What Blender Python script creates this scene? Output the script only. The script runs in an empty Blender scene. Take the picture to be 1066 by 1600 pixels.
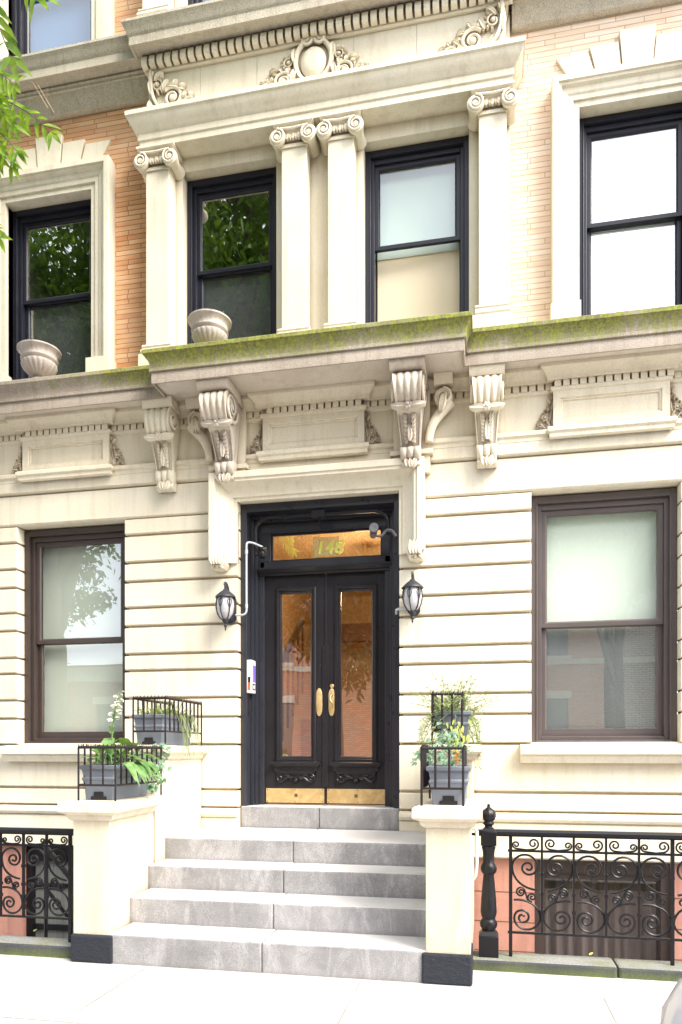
import bpy, math, random
from mathutils import Vector
PI = math.pi
sc = bpy.context.scene
col = sc.collection
rnd = random.Random(7)

# ------------------------------------------------------------------ helpers
class MB:
    """collects geometry of ONE mesh object"""
    def __init__(s): s.v = []; s.f = []
    def add(s, vs, fs):
        b = len(s.v); s.v += [tuple(v) for v in vs]; s.f += [tuple(i + b for i in f) for f in fs]; return s
    def box(s, x0, x1, y0, y1, z0, z1):
        return s.add([(x0,y0,z0),(x1,y0,z0),(x1,y1,z0),(x0,y1,z0),(x0,y0,z1),(x1,y0,z1),(x1,y1,z1),(x0,y1,z1)],
                     [(0,3,2,1),(4,5,6,7),(0,1,5,4),(1,2,6,5),(2,3,7,6),(3,0,4,7)])
    def frustum(s, x0,x1,y0,y1,z0, X0,X1,Y0,Y1,z1):
        return s.add([(x0,y0,z0),(x1,y0,z0),(x1,y1,z0),(x0,y1,z0),(X0,Y0,z1),(X1,Y0,z1),(X1,Y1,z1),(X0,Y1,z1)],
                     [(0,3,2,1),(4,5,6,7),(0,1,5,4),(1,2,6,5),(2,3,7,6),(3,0,4,7)])
    def quad(s, a, b, c, d): return s.add([a,b,c,d],[(0,1,2,3)])
    def prism_x(s, prof, x0, x1):
        """closed profile of (y,z) extruded along x"""
        n = len(prof)
        vs = [(x0,y,z) for y,z in prof] + [(x1,y,z) for y,z in prof]
        fs = [(i,(i+1)%n,(i+1)%n+n,i+n) for i in range(n)] + [tuple(range(n-1,-1,-1)), tuple(range(n,2*n))]
        return s.add(vs, fs)
    def prism_y(s, poly, y0, y1):
        """polygon of (x,z) extruded along y (y0 = front)"""
        n = len(poly)
        vs = [(x,y0,z) for x,z in poly] + [(x,y1,z) for x,z in poly]
        fs = [(i,i+n,(i+1)%n+n,(i+1)%n) for i in range(n)] + [tuple(range(n)), tuple(range(2*n-1,n-1,-1))]
        return s.add(vs, fs)
    def sweep(s, prof, path, plane='xy', closed_prof=False, closed_path=False):
        """profile of (d, h) swept along a 2-D path with mitres; outward is the right-hand side.
        plane xy: d in plan, h is z.  plane xz: path is (x,z), d in the facade plane, h is y."""
        n = len(path); m = len(prof)
        P = [Vector(p) for p in path]
        offs = []
        for i in range(n):
            if closed_path: a, b = P[i]-P[i-1], P[(i+1)%n]-P[i]
            else:
                a = P[i]-P[i-1] if i > 0 else P[1]-P[0]
                b = P[i+1]-P[i] if i < n-1 else P[n-1]-P[n-2]
            a = a.normalized(); b = b.normalized()
            na = Vector((a.y,-a.x)); nb = Vector((b.y,-b.x))
            k = na + nb; k = k / max(1e-6, k.dot(na)) if k.length > 1e-6 else na
            offs.append(k)
        vs = []
        for i in range(n):
            for d, h in prof:
                q = P[i] + offs[i]*d
                vs.append((q.x, q.y, h) if plane == 'xy' else (q.x, h, q.y))
        fs = []
        for i in range(n if closed_path else n-1):
            j = (i+1) % n
            for k in range(m if closed_prof else m-1):
                l = (k+1) % m
                fs.append((i*m+k, j*m+k, j*m+l, i*m+l))
        if not closed_path:
            fs.append(tuple(range(m))); fs.append(tuple((n-1)*m+k for k in range(m-1,-1,-1)))
        return s.add(vs, fs)
    def tube(s, path, r, n=6, flat=1.0, flat_axis=None):
        P = [Vector(p) for p in path]; m = len(P)
        R = r if isinstance(r, (list, tuple)) else [r]*m
        t0 = (P[1]-P[0]).normalized()
        up = Vector((0,0,1)) if abs(t0.z) < .9 else Vector((0,1,0))
        u = t0.cross(up).normalized()
        vs = []
        for i in range(m):
            t = (P[min(i+1,m-1)] - P[max(i-1,0)])
            if t.length < 1e-9: t = t0
            t = t.normalized()
            u = (u - t*u.dot(t))
            u = u.normalized() if u.length > 1e-6 else t.orthogonal().normalized()
            w = t.cross(u)
            for k in range(n):
                a = 2*PI*k/n
                o = (u*math.cos(a) + w*math.sin(a))*R[i]
                if flat_axis is not None: o[flat_axis] *= flat
                vs.append(P[i] + o)
        fs = [(i*n+k, i*n+(k+1)%n, (i+1)*n+(k+1)%n, (i+1)*n+k) for i in range(m-1) for k in range(n)]
        fs += [tuple(range(n-1,-1,-1)), tuple((m-1)*n+k for k in range(n))]
        return s.add(vs, fs)
    def lathe(s, prof, c=(0,0,0), n=16, axis='z', mod=None, sx=1, sy=1):
        """profile (r,h) round an axis; mod(r,h,a) may change r"""
        vs = []; m = len(prof)
        for r, h in prof:
            for k in range(n):
                a = 2*PI*k/n
                q = mod(r,h,a) if mod else r
                x, y = q*math.cos(a)*sx, q*math.sin(a)*sy
                if axis == 'z': vs.append((c[0]+x, c[1]+y, c[2]+h))
                elif axis == 'y': vs.append((c[0]+x, c[1]-h, c[2]+y))
                else: vs.append((c[0]+h, c[1]+x, c[2]+y))
        fs = [(i*n+k, i*n+(k+1)%n, (i+1)*n+(k+1)%n, (i+1)*n+k) for i in range(m-1) for k in range(n)]
        fs += [tuple(range(n-1,-1,-1)), tuple((m-1)*n+k for k in range(n))]
        return s.add(vs, fs)
    def grid(s, rows):
        m = len(rows[0]); vs = [p for r in rows for p in r]
        return s.add(vs, [(i*m+k, i*m+k+1, (i+1)*m+k+1, (i+1)*m+k) for i in range(len(rows)-1) for k in range(m-1)])
    def blade(s, base, tip, w, lift=.02, curl=0.0, y=0.0, n=6):
        """relief leaf lying on a facade plane (x,z); raised rib towards -y"""
        bx, bz = base; tx, tz = tip
        dx, dz = tx-bx, tz-bz; L = math.hypot(dx,dz) or 1e-6
        px, pz = -dz/L, dx/L
        rows = []
        for i in range(n+1):
            t = i/n
            o = curl*L*math.sin(PI*t*.5)**2
            cx, cz = bx+dx*t+px*o, bz+dz*t+pz*o
            ww = w*(math.sin(PI*min(1,t*.92+.08))**.8)*.5 + .0008
            h = lift*(.35+.65*math.sin(PI*min(1,t*.8+.2)))
            rows.append([(cx-px*ww, y, cz-pz*ww), (cx-px*ww*.5, y-h*.8, cz-pz*ww*.5), (cx, y-h*.62, cz), (cx+px*ww*.5, y-h*.8, cz+pz*ww*.5), (cx+px*ww, y, cz+pz*ww)])
        return s.grid(rows)
    def leaf(s, p, d, L, w, nrm=None, droop=.15, fold=.2):
        """free leaf: 2x4 strip"""
        p = Vector(p); d = Vector(d).normalized()
        nrm = Vector(nrm) if nrm else Vector((rnd.uniform(-1,1), rnd.uniform(-1,1), rnd.uniform(.2,1)))
        sd = d.cross(nrm)
        sd = sd.normalized() if sd.length > 1e-4 else d.orthogonal().normalized()
        up = sd.cross(d)
        vs = []
        for t, q in ((0,.12),(.3,.9),(.65,.75),(1,.02)):
            c = p + d*(L*t) - Vector((0,0,1))*(droop*L*t*t)
            vs += [c - sd*(w*.5*q) + up*(fold*w*.5*q), c, c + sd*(w*.5*q) + up*(fold*w*.5*q)]
        fs = []
        for i in range(3):
            fs += [(i*3, i*3+1, i*3+4, i*3+3), (i*3+1, i*3+2, i*3+5, i*3+4)]
        return s.add(vs, fs)
    def build(s, name, mat, parent=None, smooth=30, bevel=0.0, loc=None, recalc=True):
        me = bpy.data.meshes.new(name)
        me.from_pydata(s.v, [], s.f); me.validate()
        import bmesh
        bm = bmesh.new(); bm.from_mesh(me)
        if recalc: bmesh.ops.recalc_face_normals(bm, faces=bm.faces)
        bm.to_mesh(me); bm.free()
        me.materials.append(mat)
        o = bpy.data.objects.new(name, me); col.objects.link(o)
        if parent: o.parent = parent
        if loc: o.location = loc
        if smooth:
            me.polygons.foreach_set('use_smooth', [True]*len(me.polygons))
            me.set_sharp_from_angle(angle=math.radians(smooth))
        if bevel:
            b = o.modifiers.new('bevel', 'BEVEL'); b.width = bevel; b.segments = 2; b.limit_method = 'ANGLE'; b.angle_limit = math.radians(40)
            b.harden_normals = False
        return o

def thing(name, label, cat, loc=(0,0,0), group=None):
    o = bpy.data.objects.new(name, None); col.objects.link(o); o.location = loc
    o['label'] = label; o['category'] = cat
    if group: o['group'] = group
    return o
def tag(o, label, cat, group=None):
    o['label'] = label; o['category'] = cat
    if group: o['group'] = group
    return o
def structure(o): o['kind'] = 'structure'; return o
def spiral(cx, cz, R, turns, a0, sgn=1, y=0.0, r1=.12, n=None, power=1.0):
    n = n or int(14*turns)+4
    return [(cx+(R*(1-(1-r1)*(i/n)**power))*math.cos(a0+sgn*2*PI*turns*i/n), y, cz+(R*(1-(1-r1)*(i/n)**power))*math.sin(a0+sgn*2*PI*turns*i/n)) for i in range(n+1)]
def bez(p0, p1, p2, p3, n=10):
    p0, p1, p2, p3 = map(Vector, (p0,p1,p2,p3))
    return [p0*(1-t)**3 + p1*3*t*(1-t)**2 + p2*3*t*t*(1-t) + p3*t**3 for t in [i/n for i in range(n+1)]]

# ------------------------------------------------------------------ materials
def new_mat(name):
    m = bpy.data.materials.new(name); m.use_nodes = True
    nt = m.node_tree; b = nt.nodes['Principled BSDF']
    return m, nt, b
def N(nt, t, **kw):
    n = nt.nodes.new(t)
    for k, v in kw.items():
        if k in n.inputs: n.inputs[k].default_value = v
        else: setattr(n, k, v)
    return n
def pos(nt, scale=(1,1,1)):
    g = N(nt, 'ShaderNodeNewGeometry'); mp = N(nt, 'ShaderNodeMapping'); mp.inputs['Scale'].default_value = scale
    nt.links.new(g.outputs['Position'], mp.inputs['Vector']); return mp.outputs['Vector']
def noise(nt, vec, scale, detail=4, rough=.6, dist=0):
    n = N(nt, 'ShaderNodeTexNoise'); n.inputs['Scale'].default_value = scale; n.inputs['Detail'].default_value = detail
    n.inputs['Roughness'].default_value = rough; n.inputs['Distortion'].default_value = dist
    nt.links.new(vec, n.inputs['Vector']); return n.outputs['Fac']
def ramp(nt, fac, stops):
    r = N(nt, 'ShaderNodeValToRGB'); e = r.color_ramp.elements
    while len(e) < len(stops): e.new(.5)
    for i, (p, c) in enumerate(stops):
        e[i].position = p; e[i].color = (*c, 1) if len(c) == 3 else c
    nt.links.new(fac, r.inputs['Fac']); return r.outputs['Color']
def mix(nt, fac, a, b, mode='MIX'):
    m = N(nt, 'ShaderNodeMix'); m.data_type = 'RGBA'; m.blend_type = mode
    for s_, v in ((m.inputs[0], fac), (m.inputs[6], a), (m.inputs[7], b)):
        if isinstance(v, (int, float)): s_.default_value = v
        elif isinstance(v, tuple): s_.default_value = (*v, 1)
        else: nt.links.new(v, s_)
    return m.outputs[2]
def mth(nt, op, a, b=None, clamp=False):
    m = N(nt, 'ShaderNodeMath'); m.operation = op; m.use_clamp = clamp
    for i, v in enumerate((a, b)):
        if v is None: continue
        if isinstance(v, (int, float)): m.inputs[i].default_value = v
        else: nt.links.new(v, m.inputs[i])
    return m.outputs[0]
def bump(nt, b, h, strength=.2, dist=.01):
    n = N(nt, 'ShaderNodeBump'); n.inputs['Strength'].default_value = strength; n.inputs['Distance'].default_value = dist
    nt.links.new(h, n.inputs['Height']); nt.links.new(n.outputs['Normal'], b.inputs['Normal'])
G3 = lambda v: (v, v, v)

def stone_mat(name, c1, c2, dirt_shade, dirt_shade_amt=.55, streak=.25, ao=.05, rough=.75, fine=60, bstr=.12):
    """painted or bare limestone: mottling, rain streaks, grime and painted-in shade in the crevices"""
    m, nt, b = new_mat(name)
    p = pos(nt); ps = pos(nt, (9,9,.7))
    big = noise(nt, p, 1.7, 5); st = noise(nt, ps, 1.0, 4, .65); fn = noise(nt, p, fine, 3)
    c = mix(nt, ramp(nt, big, [(.35, G3(0)), (.68, G3(1))]), c1, c2)
    c = mix(nt, mth(nt, 'MULTIPLY', ramp(nt, st, [(.5, G3(0)), (.78, G3(1))]), streak), c, dirt_shade)
    c = mix(nt, mth(nt, 'MULTIPLY', ramp(nt, fn, [(.5, G3(0)), (.8, G3(1))]), .25), c, dirt_shade)
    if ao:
        a = N(nt, 'ShaderNodeAmbientOcclusion'); a.samples = 6; a.inputs['Distance'].default_value = ao; a.only_local = False  # occlusion mask: crevice grime plus contact shade mixed into the colour
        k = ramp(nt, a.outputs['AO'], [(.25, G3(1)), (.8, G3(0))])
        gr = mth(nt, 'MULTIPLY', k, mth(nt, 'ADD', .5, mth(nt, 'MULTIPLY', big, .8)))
        c = mix(nt, mth(nt, 'MULTIPLY', gr, dirt_shade_amt, True), c, dirt_shade)
    nt.links.new(c, b.inputs['Base Color']); b.inputs['Roughness'].default_value = rough
    bump(nt, b, mth(nt, 'ADD', fn, mth(nt, 'MULTIPLY', big, 2)), bstr, .006)
    return m
M = {}
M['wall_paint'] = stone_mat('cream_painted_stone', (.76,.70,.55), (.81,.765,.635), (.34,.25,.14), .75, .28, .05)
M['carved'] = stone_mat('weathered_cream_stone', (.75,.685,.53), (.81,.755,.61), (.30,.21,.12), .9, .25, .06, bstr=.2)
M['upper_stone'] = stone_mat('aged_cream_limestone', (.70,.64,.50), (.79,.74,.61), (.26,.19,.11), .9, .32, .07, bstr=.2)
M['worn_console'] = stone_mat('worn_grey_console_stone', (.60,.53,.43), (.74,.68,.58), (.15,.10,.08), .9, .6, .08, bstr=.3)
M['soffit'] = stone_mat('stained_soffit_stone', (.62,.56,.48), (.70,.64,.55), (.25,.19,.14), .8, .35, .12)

def cornice_mat(name, base1, base2, moss=None):
    m, nt, b = new_mat(name)
    p = pos(nt); ps = pos(nt, (16,16,1.1))
    big = noise(nt, p, 2.3, 6); sp = noise(nt, p, 140, 3, .8); st = noise(nt, ps, 1, 4, .7)
    c = mix(nt, ramp(nt, big, [(.3, G3(0)), (.7, G3(1))]), base1, base2)
    c = mix(nt, mth(nt, 'MULTIPLY', ramp(nt, sp, [(.42, G3(1)), (.62, G3(0))]), .55), c, (.13,.10,.08))
    c = mix(nt, mth(nt, 'MULTIPLY', ramp(nt, st, [(.5, G3(0)), (.75, G3(1))]), .45), c, (.20,.15,.11))
    if moss:
        g = N(nt, 'ShaderNodeNewGeometry'); sx = N(nt, 'ShaderNodeSeparateXYZ'); nt.links.new(g.outputs['Position'], sx.inputs[0])
        z = N(nt, 'ShaderNodeMapRange'); z.inputs[1].default_value = moss[0]; z.inputs[2].default_value = moss[1]; nt.links.new(sx.outputs['Z'], z.inputs[0])
        # moss lies thicker towards the middle of the ledge
        xm = N(nt, 'ShaderNodeMapRange'); xm.inputs[1].default_value = -3.4; xm.inputs[2].default_value = -1.3; xm.inputs[3].default_value = .06; nt.links.new(sx.outputs['X'], xm.inputs[0])
        drip = noise(nt, pos(nt, (26,26,1.0)), 1, 3, .6); patch = noise(nt, p, 2.6, 5, .6)
        k = mth(nt, 'MULTIPLY', z.outputs[0], xm.outputs[0])
        k = mth(nt, 'MULTIPLY', k, mth(nt, 'SUBTRACT', mth(nt, 'ADD', mth(nt, 'MULTIPLY', drip, 1.7), mth(nt, 'MULTIPLY', patch, 1.5)), .72))
        k = ramp(nt, k, [(.28, G3(0)), (.50, G3(.6)), (.86, G3(1))])
        mc = mix(nt, ramp(nt, mth(nt, 'ADD', mth(nt, 'MULTIPLY', noise(nt, p, 48, 4, .75), .6), mth(nt, 'MULTIPLY', drip, .4)), [(.38, G3(0)), (.60, G3(1))]), (.085,.085,.028), (.33,.36,.05))
        c = mix(nt, mth(nt, 'MULTIPLY', k, .92), c, mc)
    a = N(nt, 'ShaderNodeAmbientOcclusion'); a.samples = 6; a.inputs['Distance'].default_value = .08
    c = mix(nt, mth(nt, 'MULTIPLY', ramp(nt, a.outputs['AO'], [(.3, G3(1)), (.75, G3(0))]), .7), c, (.10,.075,.06))  # recesses darkened by occlusion: cornice shade mixed into the stone colour
    nt.links.new(c, b.inputs['Base Color']); b.inputs['Roughness'].default_value = .9
    bump(nt, b, mth(nt, 'ADD', sp, mth(nt, 'MULTIPLY', big, 1.5)), .35, .006)
    return m
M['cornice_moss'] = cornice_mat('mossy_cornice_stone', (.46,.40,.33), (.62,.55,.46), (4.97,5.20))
M['cornice_plain'] = cornice_mat('weathered_cornice_stone', (.62,.56,.44), (.72,.67,.54))

def brick_mat(name, c1, c2, mortar, var):
    m, nt, b = new_mat(name)
    g = N(nt, 'ShaderNodeNewGeometry'); s = N(nt, 'ShaderNodeSeparateXYZ'); cb = N(nt, 'ShaderNodeCombineXYZ')
    nt.links.new(g.outputs['Position'], s.inputs[0]); nt.links.new(s.outputs['X'], cb.inputs[0]); nt.links.new(s.outputs['Z'], cb.inputs[1])
    br = N(nt, 'ShaderNodeTexBrick'); nt.links.new(cb.outputs[0], br.inputs['Vector'])
    br.offset = .37; br.offset_frequency = 2; br.squash = .9; br.squash_frequency = 3
    for k, v in (('Scale', 1.0), ('Mortar Size', .0042), ('Mortar Smooth', .2), ('Bias', -.1), ('Brick Width', .385), ('Row Height', .0505)): br.inputs[k].default_value = v
    br.inputs['Color1'].default_value = (*c1,1); br.inputs['Color2'].default_value = (*c2,1); br.inputs['Mortar'].default_value = (*mortar,1)
    p = pos(nt)
    rowv = noise(nt, pos(nt, (3.0,1,18)), 1, 2, .5)
    c = mix(nt, mth(nt, 'MULTIPLY', ramp(nt, rowv, [(.42, G3(0)), (.62, G3(1))]), .55), br.outputs['Color'], var, 'MULTIPLY')
    sp = noise(nt, p, 160, 2, .7)
    c = mix(nt, mth(nt, 'MULTIPLY', ramp(nt, sp, [(.5, G3(0)), (.8, G3(1))]), .3), c, (.16,.07,.03))
    c = mix(nt, mth(nt, 'MULTIPLY', ramp(nt, noise(nt, p, 1.1, 5), [(.45, G3(0)), (.8, G3(1))]), .3), c, (.80,.68,.52))
    nt.links.new(c, b.inputs['Base Color']); b.inputs['Roughness'].default_value = .85
    inv = mth(nt, 'SUBTRACT', 1, br.outputs['Fac'])
    bump(nt, b, mth(nt, 'ADD', inv, mth(nt, 'MULTIPLY', sp, .25)), .5, .005)
    return m
M['brick_orange'] = brick_mat('orange_roman_brick', (.62,.335,.165), (.77,.49,.285), (.27,.15,.09), (.90,.64,.46))
M['brick_lit'] = brick_mat('lit_roman_brick', (.82,.66,.50), (.90,.79,.66), (.56,.38,.27), (.95,.80,.68))  # paler copy of the brick: bright light on the right bay put into colour

def paint_mat(name, c, rough=.35, chip=.15, chipc=(.45,.44,.45), metal=0, spec=.5, var=.3):
    m, nt, b = new_mat(name); p = pos(nt)
    n1 = noise(nt, p, 6, 5); n2 = noise(nt, pos(nt, (60,60,22)), 1, 3, .75)
    c1 = mix(nt, mth(nt, 'MULTIPLY', n1, var), c, tuple(min(1, x*2.2+.012) for x in c))
    c1 = mix(nt, mth(nt, 'MULTIPLY', ramp(nt, n2, [(.70, G3(0)), (.76, G3(1))]), chip), c1, chipc)
    nt.links.new(c1, b.inputs['Base Color']); b.inputs['Metallic'].default_value = metal
    nt.links.new(mth(nt, 'ADD', rough-.08, mth(nt, 'MULTIPLY', n1, .22)), b.inputs['Roughness'])
    b.inputs['Specular IOR Level'].default_value = spec
    bump(nt, b, mth(nt, 'ADD', n2, n1), .06, .004)
    return m
M['door_paint'] = paint_mat('black_gloss_door_paint', (.015,.014,.017), .30, .45, (.30,.30,.33), spec=.32)
M['frame_sheen'] = paint_mat('sky_sheen_frame_paint', (.020,.022,.030), .28, .5, (.32,.33,.37), spec=.55)  # lighter, bluer than the doors: sky sheen on the jamb put into the paint
M['sash_paint'] = paint_mat('dark_navy_sash_paint', (.012,.013,.022), .33, .5, spec=.3)
M['sash_brown'] = paint_mat('dark_brown_aluminium', (.045,.033,.029), .35, .12)
M['iron'] = paint_mat('black_painted_iron', (.006,.006,.008), .34, .30, (.30,.30,.34), spec=.28)
M['iron_rust'] = paint_mat('rusty_black_iron', (.016,.011,.012), .55, .5, (.28,.25,.25), spec=.3)
M['lamp_metal'] = paint_mat('dusty_black_lamp_metal', (.024,.026,.034), .45, .5, (.30,.31,.35), spec=.4)
M['plinth_paint'] = paint_mat('blue_black_plinth_paint', (.020,.022,.031), .6, .6, (.30,.30,.33), spec=.25)
_nt = M['plinth_paint'].node_tree; _b = _nt.nodes['Principled BSDF']; bump(_nt, _b, noise(_nt, pos(_nt, (1,1,1.6)), 26, 5, .7, .6), .7, .02)
M['planter_grey'] = paint_mat('slate_blue_plastic', (.135,.155,.185), .55, .12, (.4,.42,.45))
M['conduit_white'] = paint_mat('white_painted_conduit', (.42,.44,.47), .45, .4, (.2,.2,.2))
M['white_plastic'] = paint_mat('white_plastic', (.80,.80,.80), .4, .02)
M['black_plastic'] = paint_mat('black_plastic', (.012,.012,.014), .35, .03)
M['red_label'] = paint_mat('orange_red_label', (.60,.11,.05), .5, .1)
M['urn_stone'] = stone_mat('aged_lead_urn', (.36,.31,.27), (.56,.50,.45), (.10,.07,.055), .95, .6, .06)
M['lobby_wall'] = paint_mat('warm_tan_lobby_wall', (.60,.42,.25), .6, 0)
M['lobby_wood'] = paint_mat('dark_lobby_wood', (.12,.05,.022), .4, .05)
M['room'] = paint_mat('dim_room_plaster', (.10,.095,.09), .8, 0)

def brass():
    m, nt, b = new_mat('aged_brass'); p = pos(nt); n1 = noise(nt, p, 7, 6, .7, 1.2)
    c = mix(nt, ramp(nt, n1, [(.35, G3(0)), (.7, G3(1))]), (.62,.42,.17), (.86,.66,.34))
    nt.links.new(c, b.inputs['Base Color']); b.inputs['Metallic'].default_value = .92
    nt.links.new(mth(nt, 'ADD', .22, mth(nt, 'MULTIPLY', n1, .3)), b.inputs['Roughness']); bump(nt, b, n1, .08, .004)
    return m
M['brass'] = brass()
M['brass_satin'] = brass(); M['brass_satin'].name = 'satin_brass'; M['brass_satin'].node_tree.nodes['Principled BSDF'].inputs['Metallic'].default_value = .55

def step_mat():
    m, nt, b = new_mat('grey_step_stone'); p = pos(nt)
    big = noise(nt, p, 2.2, 6, .65, .6); st = noise(nt, pos(nt, (5,5,1.6)), 1.4, 6, .75, .8); sp = noise(nt, p, 150, 3, .85)
    c = mix(nt, ramp(nt, big, [(.3, G3(0)), (.68, G3(1))]), (.235,.235,.24), (.435,.435,.44))
    c = mix(nt, mth(nt, 'MULTIPLY', ramp(nt, st, [(.48, G3(0)), (.72, G3(1))]), .55), c, (.74,.72,.73))
    c = mix(nt, mth(nt, 'MULTIPLY', ramp(nt, sp, [(.4, G3(1)), (.6, G3(0))]), .5), c, (.10,.09,.09))
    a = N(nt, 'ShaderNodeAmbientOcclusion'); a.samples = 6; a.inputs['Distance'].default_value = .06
    c = mix(nt, mth(nt, 'MULTIPLY', ramp(nt, a.outputs['AO'], [(.4, G3(1)), (.8, G3(0))]), .5), c, (.14,.12,.11))  # creases darkened by occlusion mixed into the colour
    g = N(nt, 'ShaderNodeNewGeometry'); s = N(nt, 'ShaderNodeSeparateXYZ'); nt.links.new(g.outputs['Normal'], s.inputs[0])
    c = mix(nt, mth(nt, 'MULTIPLY', ramp(nt, s.outputs['Z'], [(.5, G3(0)), (.9, G3(1))]), .68), c, (.68,.665,.65))  # upward faces whitened: tread wear and the sky light on them, put into colour
    nt.links.new(c, b.inputs['Base Color']); b.inputs['Roughness'].default_value = .85
    bump(nt, b, mth(nt, 'ADD', sp, mth(nt, 'MULTIPLY', big, 2)), .3, .006)
    return m
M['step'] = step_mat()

def concrete(name, c1, c2, dark):
    m, nt, b = new_mat(name); p = pos(nt)
    big = noise(nt, p, 1.1, 6, .65); sp = noise(nt, p, 120, 2, .8); spot = noise(nt, p, 9, 2, .5)
    c = mix(nt, ramp(nt, big, [(.35, G3(0)), (.65, G3(1))]), c1, c2)
    c = mix(nt, mth(nt, 'MULTIPLY', ramp(nt, sp, [(.4, G3(1)), (.6, G3(0))]), .3), c, dark)
    vo = N(nt, 'ShaderNodeTexVoronoi'); vo.inputs['Scale'].default_value = 4.5; nt.links.new(p, vo.inputs['Vector'])
    k = mth(nt, 'MULTIPLY', ramp(nt, mth(nt, 'ADD', vo.outputs['Distance'], mth(nt, 'MULTIPLY', noise(nt, p, 70, 2), .05)), [(.055, G3(1)), (.085, G3(0))]), ramp(nt, noise(nt, p, 2.1, 3), [(.52, G3(0)), (.56, G3(1))]))
    c = mix(nt, mth(nt, 'MULTIPLY', k, .85), c, tuple(x*.6 for x in dark))
    c = mix(nt, mth(nt, 'MULTIPLY', ramp(nt, noise(nt, p, 14, 6, .8), [(.60, G3(0)), (.72, G3(1))]), .5), c, dark)
    nt.links.new(c, b.inputs['Base Color']); b.inputs['Roughness'].default_value = .9
    bump(nt, b, mth(nt, 'ADD', sp, big), .2, .004); return m
M['sidewalk'] = concrete('pale_concrete', (.46,.445,.42), (.56,.545,.52), (.20,.19,.18))
M['joint'] = concrete('worn_joint', (.24,.23,.21), (.36,.35,.33), (.15,.14,.13))
M['asphalt'] = concrete('asphalt', (.045,.045,.047), (.06,.06,.06), (.02,.02,.02))
M['kerb'] = concrete('granite_kerb', (.36,.35,.34), (.44,.43,.42), (.2,.2,.2))
def area_kerb_mat():
    m, nt, b = new_mat('mossy_bluestone_kerb'); p = pos(nt)
    big = noise(nt, p, 3.2, 6, .7); sp = noise(nt, p, 90, 3, .8)
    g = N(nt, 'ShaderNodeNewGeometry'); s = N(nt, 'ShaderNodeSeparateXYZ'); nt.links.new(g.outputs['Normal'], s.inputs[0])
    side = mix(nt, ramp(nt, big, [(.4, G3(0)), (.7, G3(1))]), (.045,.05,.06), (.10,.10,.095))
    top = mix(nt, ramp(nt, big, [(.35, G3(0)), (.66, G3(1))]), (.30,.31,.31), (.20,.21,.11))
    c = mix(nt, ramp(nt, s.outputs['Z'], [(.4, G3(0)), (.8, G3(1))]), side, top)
    sp2 = N(nt, 'ShaderNodeSeparateXYZ'); nt.links.new(g.outputs['Position'], sp2.inputs[0])
    low = N(nt, 'ShaderNodeMapRange'); low.inputs[1].default_value = .07; low.inputs[2].default_value = .0; nt.links.new(sp2.outputs['Z'], low.inputs[0])
    c = mix(nt, mth(nt, 'MULTIPLY', mth(nt, 'MULTIPLY', low.outputs[0], big), 1.5, True), c, (.14,.19,.03))
    c = mix(nt, mth(nt, 'MULTIPLY', ramp(nt, sp, [(.4, G3(1)), (.62, G3(0))]), .5), c, (.03,.03,.03))
    nt.links.new(c, b.inputs['Base Color']); b.inputs['Roughness'].default_value = .8; bump(nt, b, mth(nt,'ADD',sp,big), .35, .006)
    return m
M['area_kerb'] = area_kerb_mat()
M['terracotta'] = stone_mat('terracotta_painted_wall', (.42,.195,.145), (.52,.27,.205), (.17,.085,.065), .85, .55, .10, bstr=.3)

def glass(name, base=.10, tint=(.9,.95,.93), wav=.02):
    """window glass: what is behind shows through, the street reflects in it"""
    m = bpy.data.materials.new(name); m.use_nodes = True; nt = m.node_tree; nt.nodes.clear()
    out = N(nt, 'ShaderNodeOutputMaterial'); t = N(nt, 'ShaderNodeBsdfTransparent'); gl = N(nt, 'ShaderNodeBsdfGlossy')
    t.inputs['Color'].default_value = (*tint,1); gl.inputs['Roughness'].default_value = .004
    gl.inputs['Color'].default_value = (.97,.98,1,1)
    f = N(nt, 'ShaderNodeLayerWeight'); f.inputs['Blend'].default_value = .5
    fac = mth(nt, 'ADD', mth(nt, 'MULTIPLY', mth(nt, 'POWER', f.outputs['Facing'], 4), .8), base, True)
    mx = N(nt, 'ShaderNodeMixShader'); nt.links.new(fac, mx.inputs[0]); nt.links.new(t.outputs[0], mx.inputs[1]); nt.links.new(gl.outputs[0], mx.inputs[2])
    nt.links.new(mx.outputs[0], out.inputs[0])
    bp = N(nt, 'ShaderNodeBump'); bp.inputs['Strength'].default_value = wav; bp.inputs['Distance'].default_value = .02
    nt.links.new(noise(nt, pos(nt), 2.2, 1), bp.inputs['Height']); nt.links.new(bp.outputs[0], gl.inputs['Normal'])
    return m
M['glass'] = glass('window_glass', .20)
M['glass_bright'] = glass('old_window_glass', .31, (.97,.99,.98), wav=.05)
M['glass_door'] = glass('bevelled_door_glass', .58, (.95,.93,.9), .04)
mfr, nt_, b_f = new_mat('frosted_lamp_glass'); b_f.inputs['Base Color'].default_value = (.80,.80,.82,1); b_f.inputs['Roughness'].default_value = .25; b_f.inputs['Transmission Weight'].default_value = .35
nt_.links.new(mix(nt_, noise(nt_, pos(nt_, (1,1,1)), 30, 3), (.55,.55,.58), (.85,.85,.87)), b_f.inputs['Base Color'])
M['frosted'] = mfr
M['glass_lamp'] = glass('seeded_lamp_glass', .12, (.85,.86,.9), .5)
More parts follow.
